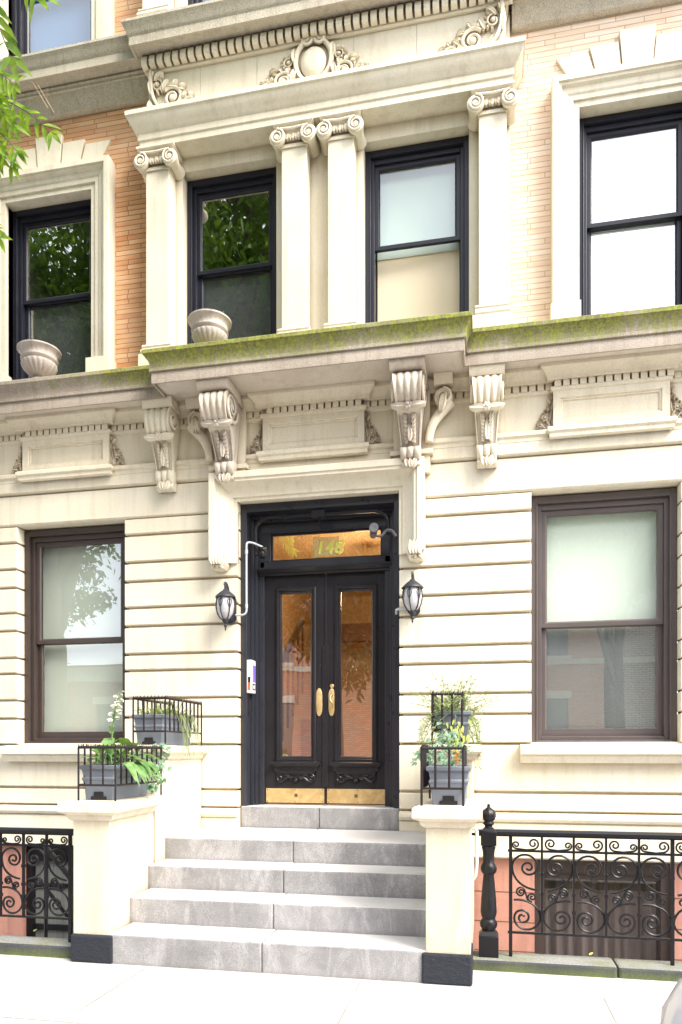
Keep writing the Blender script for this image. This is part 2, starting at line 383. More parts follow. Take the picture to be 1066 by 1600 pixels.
def screen_mat():
    m = bpy.data.materials.new('grey_insect_screen'); m.use_nodes = True; nt = m.node_tree; nt.nodes.clear()
    out = N(nt, 'ShaderNodeOutputMaterial'); t = N(nt, 'ShaderNodeBsdfTransparent'); d = N(nt, 'ShaderNodeBsdfDiffuse')
    d.inputs['Color'].default_value = (.17,.17,.185,1)
    mx = N(nt, 'ShaderNodeMixShader'); mx.inputs[0].default_value = .62
    nt.links.new(t.outputs[0], mx.inputs[1]); nt.links.new(d.outputs[0], mx.inputs[2]); nt.links.new(mx.outputs[0], out.inputs[0]); return m
M['screen'] = screen_mat()
def cloth(name, c, fold=0, c2=None):
    m, nt, b = new_mat(name)
    n1 = noise(nt, pos(nt, (14,14,.4)), 1, 3) ; n2 = noise(nt, pos(nt), 2, 4)
    cc = mix(nt, n2, c, tuple(x*.82 for x in c) if c2 is None else c2)
    if fold: cc = mix(nt, mth(nt, 'MULTIPLY', ramp(nt, n1, [(.4, G3(0)), (.65, G3(1))]), fold), cc, tuple(x*.35 for x in c))
    nt.links.new(cc, b.inputs['Base Color']); b.inputs['Roughness'].default_value = .9; return m
M['blind_white'] = cloth('white_roller_blind', (.86,.88,.85), c2=(.82,.85,.80))
M['sky_blue_sheet'] = cloth('painted_sky_reflection', (.075,.14,.30), c2=(.14,.22,.40))  # blue sky reflection of the top windows put into a cloth colour
M['sash_taupe'] = paint_mat('taupe_grey_aluminium', (.085,.070,.068), .35, .12)
M['glass_clear'] = glass('clear_window_glass', .13, (.94,1,.95))
M['blind_green'] = cloth('pale_green_white_blind', (.62,.70,.66))
M['blind_beige'] = cloth('beige_blind', (.80,.70,.52))
M['blind_grey'] = cloth('grey_green_blind', (.74,.76,.69))
M['curtain'] = cloth('mauve_brown_curtain', (.20,.14,.135), .6)
M['grey_board'] = cloth('grey_green_board', (.20,.21,.19), .4)
def leaf_mat(name, c1, c2, trans=.45):
    m, nt, b = new_mat(name); p = pos(nt)
    oi = noise(nt, p, 11, 2)
    c = mix(nt, ramp(nt, oi, [(.35, G3(0)), (.65, G3(1))]), c1, c2)
    nt.links.new(c, b.inputs['Base Color']); b.inputs['Roughness'].default_value = .45
    tr = N(nt, 'ShaderNodeBsdfTranslucent'); nt.links.new(mix(nt, .5, c, (.30,.42,.02)), tr.inputs['Color'])
    mx = N(nt, 'ShaderNodeMixShader'); mx.inputs[0].default_value = trans
    out = nt.nodes['Material Output']
    nt.links.new(b.outputs[0], mx.inputs[1]); nt.links.new(tr.outputs[0], mx.inputs[2]); nt.links.new(mx.outputs[0], out.inputs[0]); return m
M['tree_leaf'] = leaf_mat('street_tree_leaf', (.045,.13,.010), (.14,.30,.022), .45)
M['tree_leaf_dark'] = leaf_mat('dark_tree_leaf', (.010,.022,.007), (.028,.055,.012), .15)
M['spray_leaf'] = leaf_mat('yellow_green_tree_leaf', (.055,.17,.015), (.34,.50,.05), .5)  # lighter yellow-green leaf colour of the hanging sprays
M['hosta'] = leaf_mat('hosta_leaf', (.07,.20,.05), (.24,.38,.14), .3)
M['ivy'] = leaf_mat('ivy_leaf', (.13,.26,.16), (.28,.42,.28), .25)
M['grass'] = leaf_mat('grass_blade', (.16,.24,.06), (.34,.40,.16), .3)
M['wispy'] = leaf_mat('wispy_trailing_leaf', (.22,.32,.10), (.42,.46,.24), .3)
M['yellow_leaf'] = leaf_mat('yellow_green_leaf', (.36,.46,.08), (.55,.56,.14), .3)
M['petal'] = cloth('pale_hosta_petal', (.78,.80,.64))
M['orange_flower'] = cloth('orange_flower', (.75,.30,.03))
M['soil'] = concrete('potting_soil', (.03,.022,.015), (.05,.035,.025), (.01,.01,.01))
M['bark'] = stone_mat('tree_bark', (.10,.085,.07), (.16,.14,.115), (.03,.025,.02), .6, .6, .05, bstr=.6)

# ------------------------------------------------------------------ the setting
Y_KERB = -4.25
def ground():
    mb = MB(); mb.box(-60, 60, Y_KERB+.16, .6, -.30, 0)
    structure(mb.build('sidewalk', M['sidewalk'], smooth=0))
    # joints between the flags: narrow tooled grooves drawn as thin dark strips 4 mm up
    j = MB()
    for k in range(-8, 9):
        x = .715 + 1.55*k
        j.box(x-.0045, x+.0045, Y_KERB+.17, -2.02, -.02, .0035)
    j.box(-40, 40, -3.05, -3.038, -.02, .0030)
    structure(j.build('pavement_joint', M['joint'], smooth=0))
    k = MB(); k.box(-60, 60, Y_KERB, Y_KERB+.16, -.3, .004); structure(k.build('street_kerb', M['kerb'], smooth=0, bevel=.015))
    r = MB(); r.quad((-300,-14.0,-.15),(300,-14.0,-.15),(300,Y_KERB,-.15),(-300,Y_KERB,-.15)); structure(r.build('road', M['asphalt'], smooth=0))
    f = MB(); f.box(-60, 60, -18.0, -14.0, -.3, 0); structure(f.build('far_pavement', M['sidewalk'], smooth=0))
    g = MB(); g.quad((-400,-400,-.32),(400,-400,-.32),(400,400,-.32),(-400,400,-.32))
    # the sunken areas either side of the stoop need a hole in the ground: the terrain sheet is split round them
    t = MB()
    for a, b, c, d in ((-400,400,-400,-1.99),(-400,400,.42,400),(-400,-4.4,-1.99,.42),(-1.43,1.43,-1.99,.42),(4.4,400,-1.99,.42)):
        t.quad((a,c,-.32),(b,c,-.32),(b,d,-.32),(a,d,-.32))
    structure(t.build('terrain', M['asphalt'], smooth=0))
ground()
# re-cut the sidewalk round the two areas
o = bpy.data.objects['sidewalk']; old = o.data
mb = MB()
for a, b, c, d in ((-60,60,Y_KERB+.16,-1.88),(-60,-4.4,-1.88,.6),(4.4,60,-1.88,.6),(-1.40,1.40,-1.88,0.06),(1.40,4.4,-1.88,-1.585)):
    mb.box(a, b, c, d, -.30, 0)
tmp = mb.build('sidewalk_tmp', M['sidewalk'], smooth=0); o.data = tmp.data; bpy.data.objects.remove(tmp); bpy.data.meshes.remove(old)

# ------------------------------------------------------------------ the rowhouse
house = thing('rowhouse', 'cream stone and orange brick rowhouse with black double doors, carved consoles and mossy cornice', 'building')
DC = -.055                                   # axis of the entrance
DX0, DX1 = -.855, .745                       # stone opening of the entrance
GW = [(-3.30, -2.065), (1.953, 3.225)]       # ground floor window openings
GZ0, GZ1 = 1.61, 3.905
J = [1.614, 1.890, 2.082, 2.362, 2.530, 2.814, 3.003, 3.270, 3.465, 3.744, 3.922]

def ground_wall():
    mb = MB()
    def course(xa, xb, za, zb, y1=.22, ch=.018):
        g = .010
        prof = [(0,za+g+ch*.6),(0,zb-g-ch*.35),(ch,zb-g),(y1,zb-g),(y1,za+g),(ch,za+g)]
        mb.prism_x(prof, xa, xb)
    spans = [(-5.2, GW[0][0]), (GW[0][1], DX0), (DX1, GW[1][0]), (GW[1][1], 5.2)]
    for xa, xb in spans:
        for i in range(len(J)-1): course(xa, xb, J[i], J[i+1])
        mb.box(xa+.03, xb-.03, .036, .24, J[0], J[-1]+.02)
    # below the sills
    low = [(.986, 1.167), (1.167, 1.400), (1.400, 1.614)]
    for xa, xb in ((-5.2, DX0), (DX1, 5.2)):
        course(xa, xb, .986, 1.167); course(xa, xb, 1.167, 1.614)
        mb.box(xa+.002, xb-.03, .036, .24, .9, 1.63)
        mb.prism_x([(0.02,.56),(-.012,.575),(-.012,.885),(.0,.89),(-.03,.905),(-.042,.93),(-.035,.955),(-.012,.965),(-.012,.978),(.02,.984),(.22,.984),(.22,.56)], xa, xb)
    # the wide band over the ground floor windows
    prof = [(0,3.938),(0,4.232),(.02,4.236),(.22,4.236),(.22,3.92),(.018,3.92)]
    mb.prism_x(prof, -5.2, DX0-.001); mb.prism_x(prof, DX1+.001, 5.2)
    mb.box(DX0+.002, DX1-.002, .003, .219, 4.012, 4.235)
    mb.build('ground_wall', M['wall_paint'], house, bevel=.004)
ground_wall()

# frieze zone 4.24 - 5.0
PAN = [(-2.70, .55), (-.08, .56), (2.63, .55)]    # centre and half-width of the raised panels
def frieze():
    mb = MB()
    mb.prism_x([(.02,4.237),(-.030,4.262),(-.030,4.37),(.0,4.372),(0,4.99),(.22,4.99),(.22,4.237)], -5.2, 5.2)
    # ledge and cap moulding break forward round each panel
    path = [(-5.2, 0)]
    for c, h in PAN:
        path += [(c-h+.06, 0), (c-h+.06, -.055), (c+h-.06, -.055), (c+h-.06, 0)]
    path += [(5.2, 0)]
    ledge = [(0,4.352),(.034,4.362),(.034,4.395),(.052,4.41),(.052,4.44),(.040,4.452),(0,4.462)]
    mb.sweep(ledge, path)
    crown = [(0,4.775),(.018,4.785),(.022,4.80),(.022,4.815)]
    mb.sweep(crown + [(0,4.816)], path)
    top = [(0,4.868),(.055,4.869),(.055,4.885),(.062,4.90),(.085,4.93),(.115,4.955),(.12,4.988),(0,4.989)]
    mb.sweep(top, path)
    mb.build('frieze', M['carved'], house)
    # dentils
    d = MB()
    x = -5.1
    while x < 5.1:
        inside = any(c-h+.06 <= x+.022 <= c+h-.06 for c, h in PAN)
        yb = -.055 if inside else 0.0
        d.box(x, x+.056, yb-.028, yb+.01, 4.812, 4.872); x += .0725
    d.build('dentil_course', M['carved'], house, smooth=0)
    for c, h in PAN:
        w = h-.09
        p = MB()
        p.box(c-w-.03, c+w+.03, -.055, .02, 4.455, 4.78)
        p.build('frieze_panel', M['carved'], house, smooth=0) if False else None
        p = MB()
        # raised frame and sunk field
        x0, x1, z0, z1 = c-w-.03, c+w+.03, 4.455, 4.78
        i0, i1, k0, k1 = x0+.085, x1-.085, z0+.065, z1-.06
        prof = [(0,-.055),(.0,-.058),(-.085,-.058)]
        p.sweep([(0,.02),(0,-.060),(-.062,-.060),(-.068,-.046),(-.080,-.046),(-.088,-.034),(-.092,.02)], [(x0,z0),(x0,z1),(x1,z1),(x1,z0)][::-1], 'xz', closed_path=True)
        p.box(x0+.088, x1-.088, -.032, .01, z0+.088, z1-.088)
        p.build('frieze_panel', M['carved'], house)
frieze()

def scroll_rosette(mb, cx, cz, R, a0, sgn, y, lift, r, leaves=True, turns=1.55):
    """one carved scroll: a tapering spiral round a boss with leaves flung off its outer side"""
    n = 30
    pts = spiral(cx, cz, R, turns, a0, sgn, r1=.30, n=n)
    mb.tube([(a, y-lift*.42, c) for a, _, c in pts], [R*(.20-.10*i/n) for i in range(n+1)], 6)
    mb.lathe([(.001,-.004),(R*.40,0),(R*.36,lift*.45),(R*.2,lift*.75),(0,lift*.82)], (cx, y, cz), 12, 'y')
    if leaves:
        for k in range(6):
            a = a0 + sgn*(.15+k*.62)
            b = (cx+R*.98*math.cos(a), cz+R*.98*math.sin(a)); q = a+sgn*.85
            L = R*(.95-.09*k)*r.uniform(.85,1.1)
            mb.blade(b, (b[0]+L*math.cos(q), b[1]+L*math.sin(q)), R*.58, lift*.9, -.28*sgn, y-.002)
def acanthus(mb, x, z, w, h, sgn, y, lift=.035, seed=1, k=1.0):
    """corner ornament: upright leaves against the inner edge at x, unrolling into scrolls away by w"""
    r = random.Random(seed)
    X = lambda u: x + sgn*u*w
    Z = lambda v: z + v*h
    t = min(w, h)
    up = PI/2
    scroll_rosette(mb, X(.44), Z(.36), .21*t*k, PI*.75 if sgn > 0 else PI*.25, -sgn, y, lift, r)
    scroll_rosette(mb, X(.74), Z(.17), .145*t*k, PI*.75 if sgn > 0 else PI*.25, -sgn, y, lift, r, True, 1.4)
    scroll_rosette(mb, X(.16), Z(.66), .12*t*k, PI*.6 if sgn > 0 else PI*.4, -sgn, y, lift, r, True, 1.3)
    mb.tube([(p.x, y-lift*.4, p.z) for p in bez((X(.05),0,Z(.98)), (X(-.0),0,Z(.6)), (X(.10),0,Z(.15)), (X(.40),0,Z(.10)))], [.05*t*(1-.07*i) for i in range(11)], 6)
    mb.tube([(p.x, y-lift*.4, p.z) for p in bez((X(.30),0,Z(.08)), (X(.55),0,Z(.0)), (X(.60),0,Z(.20)), (X(.72),0,Z(.30)))], [.04*t*(1-.06*i) for i in range(11)], 6)
    for a, b, c, d, ww, cu in ((.05,.02,.04,.42,.16,.08),(.10,.02,.22,.34,.15,-.2),(.20,.0,.36,.16,.15,.1),(.05,.50,.02,.86,.12,0),(.12,.74,.22,.98,.12,-.2),(.05,.82,.10,1.03,.11,.1),
                               (.26,.52,.40,.72,.13,.25),(.34,.60,.52,.62,.12,-.2),(.52,.52,.66,.46,.11,.2),(.60,.30,.74,.40,.10,.2),(.82,.28,.92,.26,.09,.2),(.84,.04,1.0,.10,.10,.1),(.88,.0,1.04,.02,.07,0),(.50,.0,.64,.08,.10,.0)):
        mb.blade((X(a), Z(b)), (X(c), Z(d)), ww*t*1.2, lift, cu*sgn, y-.002)

for c, h in PAN:
    w = h-.06
    a = MB(); acanthus(a, c-w-.004, 4.452, .145, .31, -1, -.001, .045, 3); a.build('acanthus_ornament', M['carved'], house)
    a = MB(); acanthus(a, c+w+.004, 4.452, .145, .31, 1, -.001, .045, 5); a.build('acanthus_ornament', M['carved'], house)

# balcony cornice: mossy, breaking forward over the entrance
CXA, CXB = -1.20, 1.065
def balcony_cornice():
    mb = MB()
    prof = [(0,4.99),(.262,4.992),(.262,5.012),(.278,5.012),(.282,4.962),(.300,4.962),(.302,5.058),(.300,5.062),(.318,5.068),(.318,5.092),(.312,5.098),(.316,5.135),(.328,5.175),(.350,5.205),(.356,5.212),(.368,5.214),(.368,5.246),(.352,5.258),(0,5.285)]
    mb.sweep(prof, [(-5.2,0),(CXA,0),(CXA,-.255),(CXB,-.255),(CXB,0),(5.2,0)])
    mb.box(CXA+.001, CXB-.001, -.26, 0, 4.993, 5.284)
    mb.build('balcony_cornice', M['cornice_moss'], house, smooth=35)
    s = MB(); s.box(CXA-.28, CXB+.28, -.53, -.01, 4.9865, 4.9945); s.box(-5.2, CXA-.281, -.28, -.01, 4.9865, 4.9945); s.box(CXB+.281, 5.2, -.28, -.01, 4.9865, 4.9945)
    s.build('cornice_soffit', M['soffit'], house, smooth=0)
balcony_cornice()

def console(cx, proj, mat, top=4.985, bot=4.145):
    H = top-bot
    root = MB()
    # flared block on top
    root.prism_x([(0,top),(-proj*1.04,top),(-proj*1.04,top-.035),(-proj*.98,top-.075),(-proj*.92,top-.095),(0,top-.095)], cx-.155, cx+.155)
    # S-shaped fluted body
    prof = [(.89,.86),(.85,.95),(.80,1.0),(.74,1.0),(.68,.965),(.62,.89),(.575,.79),(.55,.69),(.535,.62),(.52,.57),(.47,.52),(.40,.455),(.33,.40),(.27,.365),(.235,.35),
            (.22,.40),(.19,.435),(.15,.44),(.11,.40),(.09,.35),(.075,.33),(.05,.38),(.03,.37),(.01,.28),(.0,.12)]
    nx = 37; rows = []
    for t, f in prof:
        z = bot+H*t; y = -proj*f
        hw = .078+.052*min(1, max(0, (t-.1)/.75))
        if t < .235: hw += .010
        row = []
        for k in range(nx):
            u = -1+2*k/(nx-1)
            if t > .55: fl = .024*abs(math.cos(PI*u*2.0))**.6
            elif .08 < t < .235: fl = .018*abs(math.cos(PI*u*1.5))**.6
            elif t >= .235: fl = .012*(1-abs(u)) + (.014 if abs(u) > .86 else 0)
            else: fl = .012*abs(math.cos(PI*u*1.5))
            row.append((cx+u*hw, y-fl+.012, z))
        rows.append([(cx-hw, 0, z)] + row + [(cx+hw, 0, z)])
    root.grid(rows)
    body = root.build('console', mat, house, smooth=45)
    # acanthus leaf, flower band and side volutes
    d = MB(); fl_ = MB(); tp_ = MB()
    zy = lambda t: -proj*next(a[1]+(b[1]-a[1])*(t-a[0])/(b[0]-a[0]) for a, b in zip(prof, prof[1:]) if b[0] <= t <= a[0])
    for sx in (-1, 1):
        for i in range(7):
            t = .50-.036*i; z = bot+H*t
            d.blade((cx+sx*.020, z-.02), (cx+sx*(.082-.004*i), z+.035-.004*i), .05, .030, .35*sx, zy(t)-.006)
        fl_.blade((cx+sx*.01, bot+H*.55), (cx+sx*.145, bot+H*.625), .085, .05, -.25*sx, zy(.56)-.02)
        tp_.blade((cx+sx*.02, bot+.0), (cx+sx*.07, bot+.085), .06, .035, .2*sx, -proj*.36)
    for a in range(6):
        an = a*PI/3
        fl_.lathe([(.001,-.01),(.020,0),(.014,.018),(0,.024)], (cx+.026*math.cos(an), zy(.56)-.035, bot+H*.565+.024*math.sin(an)), 8, 'y')
    fl_.lathe([(.001,-.01),(.018,0),(.012,.022),(0,.028)], (cx, zy(.56)-.045, bot+H*.565), 8, 'y')
    d.blade((cx, bot+H*.26), (cx, bot+H*.53), .06, .035, 0, zy(.38)-.012)
    tp_.blade((cx, bot-.004), (cx, bot+.09), .05, .04, 0, -proj*.37)
    d.build('acanthus_leaf', mat, body); fl_.build('flower_band', mat, body); tp_.build('leaf_tip', mat, body)
    for sx in (-1, 1):
        s = MB()
        x = cx+sx*.132
        R = proj*.30
        s.tube([(x, -proj*.68+c*1.0, bot+H*.755+a) for a, _, c in spiral(0, 0, R, 1.8, PI/2, sx*-1 if False else 1, n=34)], [.018*(1-.45*i/34) for i in range(35)], 6)
        s.lathe([(.001,-.012),(.035,-.008),(.03,.012),(.001,.018)], (x, -proj*.68, bot+H*.755), 10, 'x')
        s.build('volute', mat, body)
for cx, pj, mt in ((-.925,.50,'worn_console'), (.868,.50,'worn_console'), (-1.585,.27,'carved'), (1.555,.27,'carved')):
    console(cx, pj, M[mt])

def side_bracket(cx, sgn):
    """scroll bracket lying against the frieze beside each large console"""
    mb = MB()
    y = -.13
    mb.prism_x([(0,4.985),(-.19,4.985),(-.18,4.95),(-.15,4.90),(0,4.895)], cx-.085, cx+.085)
    mb.lathe([(.078,-.13),(.082,0.0),(.074,.012),(.05,.014),(.044,.006),(.001,.006)], (cx, y, 4.795), 22, 'y')
    mb.tube([(a, y-.012, c) for a, _, c in spiral(cx, 4.795, .076, 1.7, PI/2, sgn)], .0105, 6)
    tail = bez((cx-sgn*.06,y+.05,4.76), (cx+sgn*.02,y+.05,4.66), (cx+sgn*.125,y+.03,4.60), (cx+sgn*.135,y+.03,4.40), 14)
    mb.tube(tail, [.055-.0012*i for i in range(15)], 8)
    mb.build('scroll_bracket', M['carved'], house, smooth=50)
    l = MB()
    for q in (-.5, 0, .5): l.blade((cx+sgn*(-.005+.02*q), 4.80), (cx+sgn*(.022+.04*q), 4.645), .05, .045, .1*q, y-.02)
    l.build('leaf_drop', M['carved'], bpy.data.objects[house.children[-1].name])
side_bracket(-1.245, 1); side_bracket(1.165, -1)
def console_backs():
    for cx in (-.925, .868):
        mb = MB(); mb.box(cx-.17, cx+.17, -.07, .01, 4.135, 4.98); mb.box(cx-.20, cx+.20, -.10, .011, 4.30, 4.345)
        mb.build('console_backplate', M['carved'], house, smooth=0, bevel=.006)
console_backs()

# door surround: deep cove, carved drops at the feet
def door_surround():
    mb = MB()
    x0, x1, zt, zb = DX0, DX1, 4.005, 3.40
    prof = [(0,.02),(0,-.020),(.030,-.022),(.036,-.040),(.055,-.042),(.075,-.052),(.100,-.066),(.125,-.090),(.145,-.122),(.152,-.150),(.178,-.150),(.184,-.165),(.238,-.165),(.245,-.158),(.245,.018)]
    # legs then head: path goes up the left, across, down the right with outward on the left of travel, so run it reversed
    mb.sweep(prof, [(x0,zb),(x0,zt),(x1,zt),(x1,zb)][::-1] if False else [(x1,zb),(x1,zt),(x0,zt),(x0,zb)], 'xz')
    mb.build('door_surround', M['wall_paint'], house, smooth=35)
    for sx, xc in ((-1, x0-.165), (1, x1+.165)):
        d = MB()
        d.prism_y([(xc-.08,3.45),(xc+.08,3.45),(xc+.082,3.37),(xc+.06,3.33),(xc,3.315),(xc-.06,3.33),(xc-.082,3.37)], -.13, .02)
        d.tube([(a, -.14, c) for a, _, c in spiral(xc-.03*sx, 3.385, .045, 1.5, PI/2, sx)], .012, 6)
        for q in (-1.2,-.4,.4,1.2): d.blade((xc+.03*q, 3.36), (xc+.062*q, 3.49), .055, .035, .15*q, -.155)
        for q in (-1,0,1): d.blade((xc+.02*q, 3.40), (xc+.05*q, 3.32), .045, .03, .1*q, -.13)
        d.build('carved_drop', M['carved'], house)
door_surround()

# sills
for xa, xb in GW:
    mb = MB()
    mb.sweep([(0,1.440),(.075,1.442),(.085,1.468),(.10,1.49),(.10,1.508),(.125,1.522),(.125,1.585),(.115,1.597),(0,1.612)], [(xa-.10,.0),(xb+.10,.0)])
    mb.box(xa+.002, xb-.002, .0, .16, 1.575, 1.611)
    mb.build('window_sill', M['wall_paint'], house, smooth=35)

# ------------------------------------------------------------------ windows
def window(x0, x1, z0, z1, yf, zm, mat, fl=.085, ft=.10, fb=.07, st=.055, up=None, lo=None, glassm='glass', glassl=None, screen=False, label=None, meet=.05, blind_z=None, room=True, lower_open=False):
    """frame > two sashes, two panes, blinds, screen and the dim room behind"""
    f = MB()
    f.box(x0, x0+fl*.55, yf, yf+.16, z0, z1); f.box(x1-fl*.55, x1, yf, yf+.16, z0, z1)
    f.box(x0+fl*.55, x1-fl*.55, yf+.001, yf+.16, z1-ft*.55, z1); f.box(x0+fl*.55, x1-fl*.55, yf-.012, yf+.16, z0, z0+fb*.55)
    a, b = x0+fl*.55, x1-fl*.55
    f.box(a, a+fl*.45, yf+.035, yf+.159, z0+fb*.55, z1-ft*.55); f.box(b-fl*.45, b, yf+.035, yf+.159, z0+fb*.55, z1-ft*.55)
    f.box(a+fl*.45, b-fl*.45, yf+.037, yf+.159, z1-ft, z1-ft*.55); f.box(a+fl*.45, b-fl*.45, yf+.033, yf+.159, z0+fb*.55, z0+fb)
    # a thin parting bead catches the light along each jamb
    f.box(a-.004, a+.008, yf-.010, yf+.02, z0+.02, z1-ft*.55); f.box(b-.008, b+.004, yf-.010, yf+.02, z0+.02, z1-ft*.55)
    fr = f.build('window', mat, house, smooth=0, bevel=.004)
    if label: fr['label'] = label
    X0, X1, Z0, Z1 = x0+fl, x1-fl, z0+fb, z1-ft
    def sash(za, zb, y, bot, top, g):
        s = MB()
        s.sweep([(0,y),(-st*.75,y),(-st,y+.014),(-st,y+.035),(0,y+.035)], [(X1,za),(X1,zb),(X0,zb),(X0,za)], 'xz', closed_path=True, closed_prof=True)
        if bot > st: s.box(X0+.001, X1-.001, y+.001, y+.034, za, za+bot)
        s.build('sash', mat, fr, smooth=0, bevel=.003)
        p = MB(); p.quad((X0+st-.004,y+.02,za+st-.004),(X1-st+.004,y+.02,za+st-.004),(X1-st+.004,y+.02,zb-st+.004),(X0+st-.004,y+.02,zb-st+.004))
        p.build('pane', M[g], fr, smooth=0)
    sash(zm-meet*.5, Z1, yf+.060, st, st, glassm)
    if not lower_open: sash(Z0, zm+meet*.5, yf+.098, st*1.3, st, glassl or glassm)
    if screen:
        p = MB(); p.quad((X0+.02,yf+.140,Z0+.02),(X1-.02,yf+.140,Z0+.02),(X1-.02,yf+.140,zm),(X0+.02,yf+.140,zm)); p.build('insect_screen', M['screen'], fr, smooth=0)
    bz = blind_z if blind_z is not None else zm
    if up: q = MB(); q.box(X0+.01, X1-.01, yf+.170, yf+.173, bz, z1); q.build('blind', M[up], fr, smooth=0)
    if lo: q = MB(); q.box(X0+.01, X1-.01, yf+.177, yf+.180, z0, bz+.03); q.build('blind', M[lo], fr, smooth=0)
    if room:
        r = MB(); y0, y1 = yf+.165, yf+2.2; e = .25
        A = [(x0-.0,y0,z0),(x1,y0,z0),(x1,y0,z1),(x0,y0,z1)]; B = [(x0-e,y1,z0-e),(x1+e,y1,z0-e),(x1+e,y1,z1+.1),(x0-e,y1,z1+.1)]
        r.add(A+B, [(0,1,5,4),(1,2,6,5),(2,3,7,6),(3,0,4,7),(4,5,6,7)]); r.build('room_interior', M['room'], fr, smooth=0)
    return fr
window(GW[0][0], GW[0][1], GZ0, GZ1, .13, 2.725, M['sash_brown'], fl=.10, ft=.115, fb=.075, up='blind_grey', lo='blind_grey', glassm='glass', label='ground floor window with grey green blind left of the stoop')
window(GW[1][0], GW[1][1], GZ0, GZ1, .13, 2.725, M['sash_taupe'], fl=.10, ft=.115, fb=.075, up='blind_white', lo='blind_white', glassm='glass_clear', glassl='glass', screen=True, label='ground floor window with white blind and insect screen right of the entrance')

# ------------------------------------------------------------------ upper floors
UW = [(-1.435,-.459), (.402,1.393)]            # centre bay windows, first floor
SW = [(-3.455,-2.455), (2.375,3.375)]          # side bay windows, first floor
UZ0, UZ1 = 5.285, 7.350
BY = .08
def plate(mb, x0, x1, z0, z1, holes, y, depth):
    xs = sorted({x0, x1, *[h[0] for h in holes], *[h[1] for h in holes]}); zs = sorted({z0, z1, *[h[2] for h in holes], *[h[3] for h in holes]})
    hole = lambda i, k: not (0 <= i < len(xs)-1 and 0 <= k < len(zs)-1) or any(h[0]-1e-6 <= xs[i] and xs[i+1] <= h[1]+1e-6 and h[2]-1e-6 <= zs[k] and zs[k+1] <= h[3]+1e-6 for h in holes)
    for i in range(len(xs)-1):
        for k in range(len(zs)-1):
            if hole(i, k): continue
            a, b, c, d = xs[i], xs[i+1], zs[k], zs[k+1]
            mb.quad((a,y,c),(b,y,c),(b,y,d),(a,y,d))
            if hole(i-1,k): mb.quad((a,y,c),(a,y,d),(a,y+depth,d),(a,y+depth,c))
            if hole(i+1,k): mb.quad((b,y,c),(b,y+depth,c),(b,y+depth,d),(b,y,d))
            if hole(i,k-1): mb.quad((a,y,c),(a,y+depth,c),(b,y+depth,c),(b,y,c))
            if hole(i,k+1): mb.quad((a,y,d),(b,y,d),(b,y+depth,d),(a,y+depth,d))
Z2 = 8.60; ZT = 10.6
W2 = [(-3.455,-2.455), (-1.435,-.459), (.402,1.393), (2.375,3.375)]
mb = MB(); plate(mb, -5.2, -1.78, 5.27, ZT, [(SW[0][0],SW[0][1],5.27,7.37), (*W2[0],Z2,10.5)], BY, .2); mb.build('brick_wall', M['brick_orange'], house, smooth=0)
mb = MB(); plate(mb, 1.75, 5.2, 5.27, ZT, [(SW[1][0],SW[1][1],5.27,7.37), (*W2[3],Z2,10.5)], BY, .2); mb.build('brick_wall', M['brick_lit'], house, smooth=0)['label'] = 'right bay brick with bright light painted into its pale colour'
mb = MB(); plate(mb, -1.79, 1.76, 5.27, 8.3, [(*UW[0],5.27,UZ1), (*UW[1],5.27,UZ1)], 0, .2); mb.build('bay_wall', M['upper_stone'], house, smooth=0)
mb = MB(); plate(mb, -1.79, 1.76, 8.3, ZT, [(*W2[1],Z2,10.5), (*W2[2],Z2,10.5)], .03, .2); mb.build('upper_bay_wall', M['upper_stone'], house, smooth=0)

window(*UW[0], UZ0, UZ1, .11, 6.445, M['sash_paint'], fl=.085, ft=.11, st=.05, glassm='glass_bright', glassl='glass', screen=True, label='first floor window above the entrance reflecting a tree')
window(*UW[1], UZ0, UZ1, .11, 6.445, M['sash_paint'], fl=.085, ft=.11, st=.05, up='blind_green', lo='blind_beige', glassm='glass_clear', lower_open=True, blind_z=6.40, label='first floor window with pale blind over a beige lower panel')
window(*SW[0], UZ0, 7.37, .15, 6.415, M['sash_paint'], fl=.085, ft=.11, st=.05, glassm='glass_bright', glassl='glass', screen=True, label='first floor window in the orange brick left bay')
window(*SW[1], UZ0, 7.37, .15, 6.415, M['sash_paint'], fl=.085, ft=.11, st=.05, up='blind_white', lo='blind_white', glassm='glass_bright', label='first floor window in the right bay with added white blinds standing in for sky reflection')  # white blinds added: their colour stands in for sky mirrored in the glass
for a, b in W2: window(a, b, Z2, 10.5, .13, 9.75, M['sash_paint'], fl=.085, ft=.11, st=.05, up='sky_blue_sheet', lo='sky_blue_sheet', glassm='glass_clear')  # blue sheets added behind the panes in place of reflected sky

